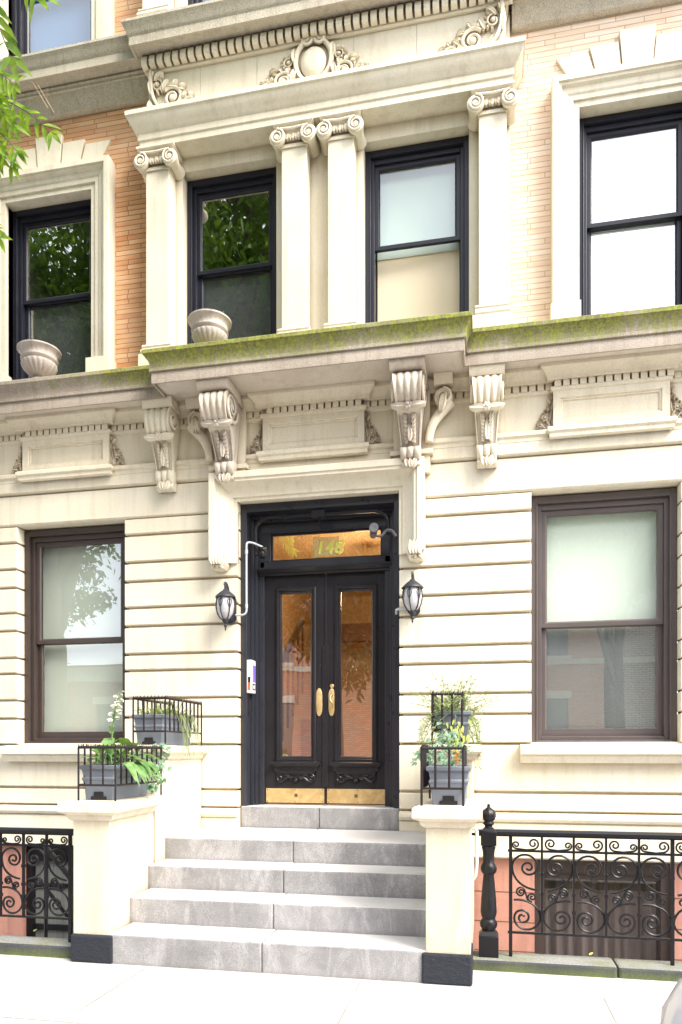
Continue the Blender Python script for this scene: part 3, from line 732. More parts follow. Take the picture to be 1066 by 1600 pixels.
def surround(x0, x1, zt, zb, w=.245, y=BY):
    mb = MB()
    k = w/.245
    prof = [(0,y+.085),(0,y-.055),(.050*k,y-.058),(.055*k,y-.075),(.095*k,y-.078),(.11*k,y-.092),(.15*k,y-.100),(.165*k,y-.125),(.185*k,y-.13),(.19*k,y-.145),(.240*k,y-.145),(.245*k,y-.14),(.245*k,y+.02)]
    mb.sweep(prof, [(x1,zb),(x1,zt),(x0,zt),(x0,zb)], 'xz')
    for xa, xb in ((x0-w-.012, x0+.002), (x1-.002, x1+w+.012)): mb.box(xa, xb, y-.158, y+.05, zb-.27, zb+.012)
    return mb.build('window_surround', M['upper_stone'], house, smooth=35)
for a, b in SW:
    surround(a, b, 7.365, 5.55)
    c = (a+b)/2
    k = MB()
    for i, (u0, u1, U0, U1, zt) in enumerate(((-.55,-.345,-.70,-.42,7.865),(-.335,-.13,-.41,-.16,7.92),(-.12,.12,-.155,.155,8.01),(.13,.335,.16,.41,7.92),(.345,.55,.42,.70,7.865))):
        k.prism_y([(c+u0,7.605),(c+u1,7.605),(c+U1,zt),(c+U0,zt)], BY-.028-.012*(i == 2), BY+.02)
    k.build('keystone_lintel', M['wall_paint'], house, smooth=0, bevel=.004)
for a, b in (W2[0], W2[3]):
    mb = MB(); mb.sweep([(0,BY+.06),(0,BY-.05),(.06,BY-.05),(.07,BY-.08),(.17,BY-.10),(.24,BY-.10),(.24,BY+.02)], [(b,8.55),(b,10.55),(a,10.55),(a,8.55)], 'xz'); mb.build('window_surround', M['upper_stone'], house, smooth=35)

# pilasters
def pilaster(cx, zb=5.28, zt=7.30, w=.245, full=True):
    yp = -.165
    s = MB(); s.box(cx-w/2, cx+w/2, yp, .005, zb+.16, zt+.14)
    sh = s.build('pilaster', M['upper_stone'], house, smooth=0, bevel=.006)
    b = MB()
    b.box(cx-w/2-.055, cx+w/2+.055, yp-.055, .006, zb-.02, zb+.17)
    b.prism_x([(0,zb+.17),(yp-.05,zb+.17),(yp-.058,zb+.19),(yp-.05,zb+.215),(yp-.03,zb+.222),(yp-.025,zb+.24),(yp-.034,zb+.255),(yp-.02,zb+.275),(yp-.004,zb+.285),(0,zb+.29)], cx-w/2-.03, cx+w/2+.03)
    b.build('pilaster_base', M['upper_stone'], sh, smooth=35)
    if not full: return
    c = MB()
    zc = zt+.045; R = .076; yv = yp-.055
    # band joining the scrolls, egg, abacus
    c.box(cx-.145, cx+.145, yp-.028, .004, zc-.01, zc+.085)
    c.box(cx-w/2-.01, cx+w/2+.01, yp-.014, .003, zc-.075, zc-.045)
    c.sweep([(0,zc+.085),(.02,zc+.09),(.03,zc+.105),(.045,zc+.118),(.045,zc+.14),(0,zc+.141)], [(cx-.150,0),(cx-.150,yp-.02),(cx+.150,yp-.02),(cx+.150,0)])
    c.box(cx-.149, cx+.149, yp-.019, 0, zc+.084, zc+.14)
    for sx in (-1, 1):
        vx = cx+sx*.150
        # barrel running back to the wall, pinched in the middle
        c.lathe([(R*.92,0),(R,.004),(R,.02),(R*.80,.08),(R*.74,.12),(R*.86,.19),(R*.96,.215),(.001,.216)][::-1] if False else [(R*.96,-.215),(R*.86,-.19),(R*.74,-.12),(R*.80,-.08),(R,-.02),(R,.0),(R*.9,.004),(.001,.004)], (vx, yv, zc), 24, 'y')
        c.tube([(a, yv-.008, q) for a, _, q in spiral(vx, zc, R*.93, 2.1, PI/2, sx, r1=.16)], [.0125*(1-.35*i/33) for i in range(34)], 6)
        c.lathe([(.001,-.01),(.020,0),(.018,.010),(0,.014)], (vx, yv-.004, zc), 12, 'y')
    c.tube([(cx-.12,yv-.002,zc+.07),(cx,yv-.002,zc+.060),(cx+.12,yv-.002,zc+.07)], .014, 6)
    for q in (-1, 0, 1):
        c.lathe([(.001,-.02),(.026,-.006),(.022,.014),(0,.022)], (cx+q*.055, yp-.026, zc+.012), 10, 'y', sy=1.5)
        c.blade((cx+q*.055+.027, zc-.03), (cx+q*.055+.027, zc+.045), .018, .03, 0, yp-.028)
    for sx in (-1, 1): c.blade((cx+sx*.10, zc+.05), (cx+sx*.055, zc-.01), .035, .035, .2*sx, yp-.03)
    c.build('capital', M['carved'], sh, smooth=40)
for cx in (-1.628, -.237, .213, 1.605): pilaster(cx)
for cx in (-1.66, 1.63): pilaster(cx, 8.60, 10.3, .26, False)

# jamb strips and entablature over the centre bay
def entablature():
    mb = MB()
    P = [(-1.765,.05),(-1.765,-.165),(1.745,-.165),(1.745,.05)]
    prof = [(0,7.485),(.035,7.487),(.035,7.545),(.048,7.555),(.048,7.615),(.062,7.625),(.072,7.64),(.085,7.66),(.115,7.70),(.125,7.735),(.140,7.745),(.140,7.785),(.13,7.795),(0,7.80)]
    mb.sweep(prof, P)
    mb.box(-1.764, 1.744, -.165, .05, 7.486, 7.799)
    mb.build('entablature', M['upper_stone'], house, smooth=35)
    f = MB()
    xs = [-1.745,-1.20,-.62,.33,.92,1.725]
    for a, b in zip(xs, xs[1:]): f.box(a+.0015, b-.0015, -.115, .0, 7.78, 8.30)
    f.build('upper_frieze', M['upper_stone'], house, smooth=0)
    d = MB()
    x = -1.78
    d.prism_x([(0,8.262),(-.135,8.264),(-.145,8.278),(-.145,8.288),(0,8.29)], -1.765, 1.745)
    while x < 1.74:
        d.prism_x([(-.10,8.29),(-.205,8.292),(-.215,8.33),(-.20,8.385),(-.17,8.405),(-.10,8.405)], x, x+.058); x += .0815
    d.box(-1.76, 1.74, -.145, 0, 8.288, 8.41)
    d.build('dentil_course', M['upper_stone'], house, smooth=0)
    c = MB()
    prof = [(0,8.405),(.10,8.407),(.11,8.392),(.13,8.392),(.13,8.475),(.14,8.485),(.15,8.50),(.165,8.55),(.185,8.575),(.185,8.598),(0,8.62)]
    c.sweep(prof, [(-5.2,-.07),(-1.72,-.07),(-1.72,-.195),(1.70,-.195),(1.70,-.07),(5.2,-.07)])
    c.box(-1.719, 1.699, -.196, .03, 8.407, 8.619); c.box(-5.2, 5.2, -.071, .1, 8.408, 8.618)
    # bed mould along the brick bays
    bed = [(.09,8.41),(-.070,8.41),(-.075,8.385),(-.062,8.370),(-.062,8.352),(-.045,8.345),(-.03,8.30),(.015,8.235),(.02,8.20),(.035,8.19),(.09,8.19)]
    c.prism_x(bed, -5.2, -1.80); c.prism_x(bed, 1.78, 5.2)
    c.build('upper_cornice', M['cornice_plain'], house, smooth=35)
entablature()

def frieze_ornaments():
    y = -.116; z = 7.80
    a = MB(); acanthus(a, -1.735, z+.005, .58, .50, 1, y, .06, 11, 1.0); a.build('acanthus_ornament', M['carved'], house)
    a = MB(); acanthus(a, 1.715, z+.005, .66, .50, -1, y, .06, 12, 1.0); a.build('acanthus_ornament', M['carved'], house)
    c = MB(); cx = -.055; cz = z+.245
    c.lathe([(.118,-.01),(.112,.018),(.09,.036),(.05,.046),(.001,.048)], (cx, y, cz), 28, 'y', sx=.92, sy=1.22)
    c.tube([(cx+.150*math.cos(t)*.95, y-.018, cz+.02+.185*math.sin(t)) for t in [2*PI*i/40 for i in range(41)]], .020, 6)
    for sx in (-1, 1):
        c.tube([(p, y-.026, q) for p, _, q in spiral(cx+sx*.055, cz+.195, .055, 1.5, PI/2, sx)], .014, 6)
        rr_ = random.Random(4)
        for ox, oz, R, a0 in ((.245,.125,.082,.75),(.365,.085,.062,.75),(.455,.05,.042,.75)):
            scroll_rosette(c, cx+sx*ox, z+oz, R*.9, PI*a0 if sx > 0 else PI*(1-a0), -sx, y, .05, rr_)
        scroll_rosette(c, cx+sx*.20, z+.275, .042, PI*.6 if sx > 0 else PI*.4, -sx, y, .045, rr_, True, 1.3)
        c.tube([(p.x, y-.018, p.z) for p in bez((cx+sx*.10,0,z+.02),(cx+sx*.19,0,z-.0),(cx+sx*.18,0,z+.18),(cx+sx*.225,0,z+.22))], .015, 6)
        for bx, bz, tx, tz, w, cu in ((.15,.26,.17,.40,.07,.1),(.17,.10,.16,.24,.07,.1),(.28,.0,.33,.05,.05,0),(.40,.0,.46,.03,.04,0),(.48,.02,.55,.05,.045,0),(.13,.03,.10,.14,.07,0),(.28,.22,.36,.22,.05,.2)):
            c.blade((cx+sx*bx, z+bz), (cx+sx*tx, z+tz), w, .05, cu*sx, y-.002)
    for q in (-1, 0, 1): c.blade((cx+.03*q, z+.06), (cx+.09*q, z+.005), .06, .05, .1*q, y-.004)
    c.v = [(cx+(a-cx)*1.22, y+(b-y)*1.25, z+(q-z)*1.10) for a, b, q in c.v]
    c.build('cartouche', M['carved'], house)
frieze_ornaments()

# ------------------------------------------------------------------ entrance
def entrance():
    D = M['door_paint']; YD = .34; L0, LM, L1 = -.690, -.040, .625; ZB, ZT_ = 1.012, 3.345
    f = MB()
    yc = .085
    for xa, xb in ((DX0, DX0+.062), (DX1-.062, DX1)): f.box(xa, xb, yc, .42, 1.0, 4.012)
    f.box(DX0+.062, DX1-.062, yc+.001, .42, 3.93, 4.012)
    a, b = DX0+.062, DX1-.062
    # stepped inner mouldings
    for off, wd, yy in ((0,.030,.205),(.030,.028,.250),(.058,.058,.305)):
        f.box(a+off, a+off+wd, yy, .419, 1.0, 3.93-off); f.box(b-off-wd, b-off, yy, .419, 1.0, 3.93-off)
        f.box(a+off+wd, b-off-wd, yy+.001, .419, 3.93-off-wd, 3.93-off)
    f.box(L0-.03, L1+.03, .30, .418, 3.772, 3.86)
    f.box(L0-.03, L1+.03, .305, .418, 3.405, 3.485)
    f.box(L0-.03, -.612, .303, .418, 3.485, 3.772); f.box(.54, L1+.03, .303, .418, 3.485, 3.772)
    fr = f.build('door_frame', M['frame_sheen'], house, smooth=0, bevel=.004)
    # beads round the transom glass, moulded transom bar
    t = MB(); t.sweep([(0,.318),(-.012,.318),(-.02,.33),(-.02,.35),(0,.35)], [(.54,3.485),(.54,3.772),(-.612,3.772),(-.612,3.485)], 'xz', closed_path=True, closed_prof=True)
    t.build('transom_bead', D, fr, smooth=0)
    g = MB(); g.quad((-.60,.345,3.497),(.53,.345,3.497),(.53,.345,3.762),(-.60,.345,3.762)); tp = g.build('transom_pane', M['glass_door'], fr, smooth=0)
    m = MB(); m.sweep([(0,3.335),(.015,3.338),(.022,3.352),(.05,3.362),(.065,3.378),(.085,3.388),(.085,3.405),(0,3.408)], [(L0-.03,.306),(L1+.03,.306)])
    m.sweep([(0,3.335),(.015,3.338),(.022,3.352),(.05,3.362),(.065,3.378),(.085,3.388),(.085,3.405),(0,3.408)], [(-.72,.31),(-.72,.25),(.655,.25),(.655,.31)]) if False else None
    m.build('transom_bar', D, fr, smooth=35)
    # street number lettered in gold on a small greenish plate on the glass
    pl = MB(); pl.box(-.172, .100, .339, .3425, 3.520, 3.715)
    mp, nt, bb = new_mat('greenish_number_plate'); bb.inputs['Base Color'].default_value = (.40,.42,.20,1); bb.inputs['Alpha'].default_value = .45; bb.inputs['Roughness'].default_value = .4
    pl.build('number_plate', mp, fr, smooth=0)
    cu = bpy.data.curves.new('house_number', 'FONT'); cu.body = '148'; cu.size = .185; cu.shear = .18; cu.extrude = .0015; cu.offset = .003; cu.space_character = 1.06
    mg, nt, bb = new_mat('gold_leaf'); bb.inputs['Base Color'].default_value = (.80,.78,.16,1); bb.inputs['Metallic'].default_value = .1; bb.inputs['Roughness'].default_value = .4
    cu.materials.append(mg)
    tmpo = bpy.data.objects.new('number_text', cu); col.objects.link(tmpo); bpy.context.view_layer.update()
    nm = bpy.data.meshes.new_from_object(tmpo.evaluated_get(bpy.context.evaluated_depsgraph_get())); nm.materials.clear(); nm.materials.append(mg); bpy.data.objects.remove(tmpo)
    no = bpy.data.objects.new('house_number', nm); col.objects.link(no); no.parent = fr; no.location = (-.150, .334, 3.545); no.rotation_euler = (PI/2, 0, 0)
    # two leaves
    for i, (xa, xb, ga, gb) in enumerate(((L0, LM, -.505, -.195), (LM, L1, .112, .432))):
        xa += .003; xb -= .003
        z0, z1 = 1.495, 3.160
        d = MB()
        for q in ((xa, ga-.045, ZB, ZT_), (gb+.045, xb, ZB, ZT_)): d.box(q[0], q[1], YD, YD+.05, q[2], q[3])
        d.box(ga-.045, gb+.045, YD, YD+.05, ZB, z0-.045); d.box(ga-.045, gb+.045, YD, YD+.05, z1+.045, ZT_)
        dr = d.build('door', D, house, smooth=0, bevel=.003)
        dr['label'] = ('left leaf of the black double door with an oval brass push plate', 'right leaf of the black double door with a brass thumb latch plate')[i]
        b_ = MB(); b_.sweep([(0.012,YD+.01),(0.012,YD-.016),(0,YD-.024),(-.016,YD-.024),(-.024,YD-.010),(-.036,YD-.008),(-.048,YD+.012),(-.048,YD+.03),(0.012,YD+.03)], [(gb+.045,z0-.045),(gb+.045,z1+.045),(ga-.045,z1+.045),(ga-.045,z0-.045)], 'xz', closed_path=True, closed_prof=True)
        b_.build('glazing_moulding', D, dr, smooth=25)
        g = MB(); g.quad((ga-.004,YD+.022,z0-.004),(gb+.004,YD+.022,z0-.004),(gb+.004,YD+.022,z1+.004),(ga-.004,YD+.022,z1+.004)); g.build('pane', M['glass_door'], dr, smooth=0)
        # shelf and carved apron below the glass
        cx = (ga+gb)/2
        s = MB(); s.sweep([(0,1.345),(.018,1.348),(.022,1.372),(.022,1.385),(.040,1.40),(.055,1.415),(.055,1.430),(.03,1.445),(0,1.448)], [(cx-.205,YD),(cx-.205,YD-.004),(cx+.205,YD-.004),(cx+.205,YD)])
        s.box(cx-.205, cx+.205, YD-.006, YD+.01, 1.345, 1.448)
        for k in range(14): s.box(cx-.19+.0277*k, cx-.19+.0277*k+.016, YD-.030, YD, 1.352, 1.376)
        s.build('panel_shelf', D, dr, smooth=30)
        o = MB()
        o.box(cx-.185, cx+.185, YD-.016, YD+.01, 1.322, 1.346)
        o.prism_y([(cx+.17*u, 1.332-(.055+.030*math.cos(3.2*PI*abs(u))*(1-.5*abs(u)))) for u in [-1+i/12 for i in range(25)]] + [(cx+.17,1.33),(cx-.17,1.33)], YD-.008, YD+.005)
        for sx in (-1, 1):
            o.tube([(p, YD-.010, q) for p, _, q in spiral(cx+sx*.155, 1.285, .030, 1.4, PI/2, -sx)], .009, 6)
            o.tube([(p.x, YD-.010, p.z) for p in bez((cx+sx*.165,0,1.254),(cx+sx*.10,0,1.24),(cx+sx*.11,0,1.31),(cx+sx*.03,0,1.285))], .011, 6)
            o.blade((cx+sx*.05,1.30), (cx+sx*.13,1.318), .035, .018, 0, YD-.004); o.blade((cx+sx*.015,1.29), (cx+sx*.075,1.262), .03, .02, .2*sx, YD-.004)
        o.lathe([(.034,-.004),(.03,.008),(.015,.02),(.001,.022)], (cx, YD, 1.265), 14, 'y', sy=.8)
        o.v = [(cx+(p-cx)*1.08, YD+(q-YD)*1.7, 1.335+(u-1.335)*1.15) for p, q, u in o.v]
        o.build('carved_apron', D, dr, smooth=40)
        k0, k1 = (xa+.02, xb-.012) if i == 0 else (xa+.012, xb-.02)
        k = MB(); k.box(k0, k1, YD-.004, YD+.001, 1.022, 1.168)
        kp = k.build('kick_plate', M['brass_satin'], dr, smooth=0)
        q = MB()
        q.box(cx-.016, cx+.016, YD-.0060, YD-.003, 1.083, 1.115); q.build('lock_cover', M['lobby_wood'], kp, smooth=0) if False else q.build('lock_cover', M['lobby_wood'], dr, smooth=0)
        for u in (0, .5, 1):
            for v in (0, 1):
                q = MB(); q.lathe([(.006,0),(.005,.003),(.001,.004)], (k0+.015+u*(k1-k0-.03), YD-.004, 1.034+v*.122), 8, 'y'); q.build('plate_screw', M['lobby_wood'], dr, smooth=40)
        hx = (-.108, .022)[i]
        h = MB(); h.lathe([(.040,-.002),(.040,.006),(.036,.010),(.001,.011)], (hx, YD, 2.045), 28, 'y', sx=.86, sy=3.4); h.v = [(hx+(p-hx)*1.18, q, 2.045+(u-2.045)*1.04) for p, q, u in h.v]; h.build('push_plate', M['brass_satin'], dr, smooth=40)
        if i == 1:
            h = MB()
            h.tube([(hx+p*.022, YD-.016-q, 2.045+z_) for p, q, z_ in ((.6,0,.08),(-.5,.012,.055),(-.4,.02,.02),(.5,.026,-.01),(.6,.02,-.045),(-.2,.006,-.075))], [.007,.009,.011,.011,.009,.006], 8)
            h.build('thumb_latch', M['brass'], dr, smooth=50)
            h = MB(); h.lathe([(.022,-.002),(.022,.012),(.016,.018),(.001,.018)], (hx+.004, YD, 2.205), 18, 'y'); h.build('lock_cylinder', M['brass_satin'], dr, smooth=40)
            h = MB(); h.box(xa-.035, xa+.028, YD-.014, YD-.001, ZB+.17, 2.62); h.box(xa-.012, xa+.012, YD-.012, YD-.001, 2.62, ZT_-.01); h.build('astragal', D, dr, smooth=0, bevel=.004)
            for zz in (1.25, 1.62, 1.95, 2.30, 2.56):
                h = MB(); h.lathe([(.009,0),(.008,.004),(.001,.006)], (xa-.008, YD-.014, zz), 8, 'y'); h.build('bolt_head', M['iron'], dr, smooth=40)
        for zz in (1.36, 3.02):
            hg = MB(); xx = (xa-.004, xb+.004)[i]
            hg.lathe([(.004,-.11),(.013,-.10),(.015,-.085),(.015,.085),(.013,.10),(.004,.115)], (xx, YD-.018, zz), 10, 'z'); hg.build('hinge', M['iron'], dr, smooth=40)
    # threshold stone
    th = MB(); th.box(DX0+.004, -.05, .075, .46, .785, 1.0); th.box(-.046, DX1-.004, .073, .46, .785, 1.0); th.build('threshold', M['step'], house, smooth=0, bevel=.010)
    # warm lobby seen through the glass
    lb = MB()
    x0, x1, y0, y1, z0, z1 = -1.05, .95, .47, 4.2, 1.0, 3.95
    lb.add([(x0,y0,z0),(x1,y0,z0),(x1,y1,z0),(x0,y1,z0),(x0,y0,z1),(x1,y0,z1),(x1,y1,z1),(x0,y1,z1)], [(0,1,2,3),(4,7,6,5),(0,3,7,4),(1,5,6,2),(2,6,7,3)])
    lb.build('lobby', M['lobby_wall'], house, smooth=0)
    w = MB()
    w.box(-.55, -.47, 3.2, 3.3, 1.0, 3.1); w.box(.37, .45, 3.2, 3.3, 1.0, 3.1); w.box(-.55, .45, 3.19, 3.3, 3.1, 3.35); w.box(-1.04, -.55, 3.25, 3.3, 1.0, 2.0); w.box(.45, .94, 3.25, 3.3, 1.0, 2.0)
    for k in range(9): w.tube([(-.98, 1.0+.26*k, 1.0+.17*k), (-.98, 1.0+.26*k, 1.95+.17*k)], .016, 6)
    w.tube([(-.98, .8, 1.85), (-.98, 3.1, 3.38)], .03, 8)
    w.build('lobby_joinery', M['lobby_wood'], house, smooth=30)
entrance()

# pendant lamp in the lobby (lit in the photograph)
pl = thing('pendant_lamp', 'lit amber pendant lamp hanging inside the lobby behind the transom', 'lamp', (.20,1.35,3.50))
mb = MB(); mb.tube([(0,0,.12),(0,0,.45)], .008, 6); mb.lathe([(.02,.10),(.06,.12),(.02,.14)], n=12); mb.build('stem', M['brass'], pl)
me_, nt, bb = new_mat('lit_amber_glass'); bb.inputs['Base Color'].default_value = (.9,.5,.15,1); bb.inputs['Emission Color'].default_value = (1,.50,.14,1); bb.inputs['Emission Strength'].default_value = 5
mb = MB(); mb.lathe([(.001,-.10),(.05,-.085),(.085,-.03),(.085,.03),(.05,.09),(.02,.11)], n=18); mb.build('globe', me_, pl, smooth=60)
ld = bpy.data.lights.new('lobby_bulb', 'POINT'); ld.energy = 90; ld.color = (1,.66,.36); ld.shadow_soft_size = .12
lo = bpy.data.objects.new('lobby_bulb', ld); col.objects.link(lo); lo.parent = pl; lo.location = (0,-.1,-.22)

# ------------------------------------------------------------------ basement behind the areas
def basement():
    zf = -1.25
    w = MB()
    w.box(-5.2, -3.27, .06, .3, zf, .565); w.box(-2.15, 1.985, .06, .3, zf, .565); w.box(3.17, 5.2, .06, .3, zf, .565)
    for xa, xb in ((1.44,1.985),(3.17,5.2)): w.box(xa+.002, xb-.002, .052, .07, -.72, -.735) if False else None
    bw = w.build('basement_wall', M['terracotta'], house, smooth=0)
    g = MB()
    for zz in (.245, -.03, -.30): g.box(1.445, 1.984, .0575, .062, zz-.003, zz+.003); g.box(3.171, 5.1, .0575, .062, zz-.003, zz+.003)
    g.build('wall_joint', M['lobby_wood'], house, smooth=0)
    # right: wide dark window with drawn curtains
    f = MB(); x0, x1, z0, z1 = 1.985, 3.17, -.9, .56
    f.box(x0, x0+.09, .10, .24, z0, z1); f.box(x1-.09, x1, .10, .24, z0, z1); f.box(x0+.09, x1-.09, .102, .24, z1-.13, z1); f.box(x0+.09, x1-.09, .102, .24, z0, z0+.1)
    f.box(2.50, 2.53, .12, .20, z1-.22, z1-.13); f.box(x0+.09, x1-.09, .13, .2, z1-.19, z1-.13)
    fr = f.build('basement_window', M['sash_brown'], house, smooth=0, bevel=.004)
    c = MB(); rows = []
    for z in (z0+.05, z1-.1):
        rows.append([(x0+.05+(x1-x0-.1)*k/120, .30+.022*math.sin(k*.55+.8*math.sin(k*.09))+.012*math.sin(k*.23), z) for k in range(121)])
    c.grid(rows); c.build('curtain', M['curtain'], fr, smooth=60)
    p = MB(); p.quad((x0+.09,.19,z0+.1),(x1-.09,.19,z0+.1),(x1-.09,.19,z1-.19),(x0+.09,.19,z1-.19)); p.build('pane', M['glass'], fr, smooth=0)
    # left: boarded basement door under the bay
    d = MB(); x0, x1 = -3.27, -2.15
    d.box(x0, x1, .125, .24, .5, .575); d.box(x0, x0+.07, .12, .24, zf, .5); d.box(x1-.07, x1, .12, .24, zf, .5); d.box(x0+.07, x1-.07, .122, .24, .38, .5); d.box(-2.75, -2.66, .14, .23, zf, .38); d.box(x0+.07, x1-.07, .15, .22, -.36, -.30); d.box(x0+.07, -2.75, .15, .22, .1, .14)
    dd = d.build('basement_door', M['iron'], house, smooth=0)
    b = MB()
    for k in range(9):
        xa = x0+.075+.109*k
        b.box(xa, xa+.104, .175, .19, zf, .38)
    b.build('door_boards', M['grey_board'], dd, smooth=0)
    # area floors and retaining sides
    for s in (-1, 1):
        a = MB(); xa, xb = (-5.2, -1.44) if s < 0 else (1.44, 5.2)
        yw = -1.70 if s < 0 else -1.37
        a.quad((xa,yw,zf),(xb,yw,zf),(xb,.3,zf),(xa,.3,zf)); a.quad((xa,yw,zf),(xa,yw,-.015),(xb,yw,-.015),(xb,yw,zf))
        structure(a.build('area_floor', M['kerb'], smooth=0))
basement()

# ------------------------------------------------------------------ stoop
stoop = thing('stone_stoop', 'grey stone stoop of broad steps between cream cheek walls', 'stoop')
SY = [-1.955, -1.595, -1.225, -.865]; SZ = [.215, .412, .602, .790]
def inner(y): return 1.145+.088*min(1, max(0, (y+1.955)/1.09))     # the steps widen a little towards the door
def steps():
    joints = [.007, -.017, -.043, -.06]
    for i in range(4):
        y1 = SY[i+1]+.03 if i < 3 else .078
        zb = 0 if i == 0 else SZ[i-1]-.02
        zb -= .01
        mb = MB(); w = inner(SY[i])+.012; j = joints[i]
        for a, b, dy in ((-w, j-.0012, 0), (j+.0012, w, .002)):
            mb.box(a, b, SY[i]+dy, y1, zb, SZ[i]-dy*.5)
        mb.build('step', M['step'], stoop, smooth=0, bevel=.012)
steps()
def pier_mat():
    m = stone_mat('stoop_pier_paint', (.66,.595,.44), (.73,.67,.52), (.30,.22,.13), .85, .30, .08, bstr=.25)
    nt = m.node_tree; b = nt.nodes['Principled BSDF']; src = b.inputs['Base Color'].links[0].from_socket
    g = N(nt, 'ShaderNodeNewGeometry'); sx = N(nt, 'ShaderNodeSeparateXYZ'); nt.links.new(g.outputs['Position'], sx.inputs[0])
    lowz = N(nt, 'ShaderNodeMapRange'); lowz.inputs[1].default_value = .55; lowz.inputs[2].default_value = .18; nt.links.new(sx.outputs['Z'], lowz.inputs[0])
    k = mth(nt, 'MULTIPLY', lowz.outputs[0], ramp(nt, noise(nt, pos(nt, (1,1,.5)), 9, 6, .75), [(.42, G3(0)), (.66, G3(1))]))
    c = mix(nt, mth(nt, 'MULTIPLY', k, .6), src, (.34,.27,.19))
    chip = ramp(nt, noise(nt, pos(nt), 13, 4, .8), [(.70, G3(0)), (.73, G3(1))])
    c = mix(nt, mth(nt, 'MULTIPLY', chip, .5), c, (.42,.36,.28))
    nt.links.new(c, b.inputs['Base Color']); return m
M['pier_paint'] = pier_mat()
def cheek(s):
    mb = MB()
    def wall(ya, yb, z0, z1, xo=1.44, dx=0):
        # outer face straight, inner face follows the splay of the steps
        a = [(s*(inner(ya)-dx), ya), (s*(xo+dx), ya), (s*(xo+dx), yb), (s*(inner(yb)-dx), yb)]
        mb.add([(x,y,z0) for x,y in a]+[(x,y,z1) for x,y in a], [(0,1,2,3),(4,5,6,7),(0,1,5,4),(1,2,6,5),(2,3,7,6),(3,0,4,7)])
    wall(-1.95, -1.10, .0, 1.05)
    wall(-1.065, -.005, .0, 1.475)
    ch = mb.build('cheek_wall', M['pier_paint'], stoop, smooth=0, bevel=.006)
    def cap(ya, yb, z0, z1, ov):
        c = MB()
        path = [(s*inner(yb), yb), (s*inner(ya), ya), (s*1.44, ya), (s*1.44, yb)]
        if s > 0: pass
        else: path = path[::-1]
        path = path if s > 0 else path
        prof = [(0,z0),(.012,z0+.004),(.03,z0+.022),(.036,z0+.045),(.05,z0+.052),(ov-.01,z0+.062),(ov,z0+.070),(ov,z1-.014),(ov-.012,z1-.002),(.0,z1+.004)]
        c.sweep(prof, path)
        h = .5*(z0+z1)
        a = [(s*inner(ya), ya), (s*1.44, ya), (s*1.44, yb), (s*inner(yb), yb)]
        c.add([(x,y,z0+.001) for x,y in a]+[(x,y,z1+.004) for x,y in a], [(0,1,2,3),(4,5,6,7)])
        c.build('coping', M['carved_cap'], ch, smooth=35)
    cap(-1.95, -1.13, 1.035, 1.178, .078)
    cap(-1.065, -.02, 1.470, 1.598, .075)
    b = MB()
    xa, xb = 1.12, 1.452
    b.box(min(s*xa,s*xb), max(s*xa,s*xb), -1.972, -1.62, 0, .205)
    b.build('painted_plinth', M['plinth_paint'], ch, smooth=0, bevel=.014)
M['carved_cap'] = stone_mat('stained_coping_stone', (.72,.64,.50), (.78,.71,.58), (.36,.24,.13), .8, .35, .08)
cheek(-1); cheek(1)

# ------------------------------------------------------------------ iron railings on their kerbs
for s, xa, xb, yk0, yk1, zt, lab in ((-1,-5.2,-1.455,-1.90,-1.69,.098,'dark bluestone area kerb under the left railing'), (1,1.435,5.2,-1.60,-1.36,.08,'mossy bluestone area kerb under the right railing')):
    mb = MB()
    if s > 0: mb.box(xa, 2.42, yk0, yk1, 0-.02, zt); mb.box(2.425, xb, yk0+.004, yk1, -.02, zt-.003)
    else: mb.box(xa, -2.9, yk0, yk1, -.02, zt); mb.box(-2.895, xb, yk0+.003, yk1, -.02, zt-.004)
    tag(mb.build('area_kerb', M['area_kerb'], smooth=0, bevel=.02), lab, 'kerb')

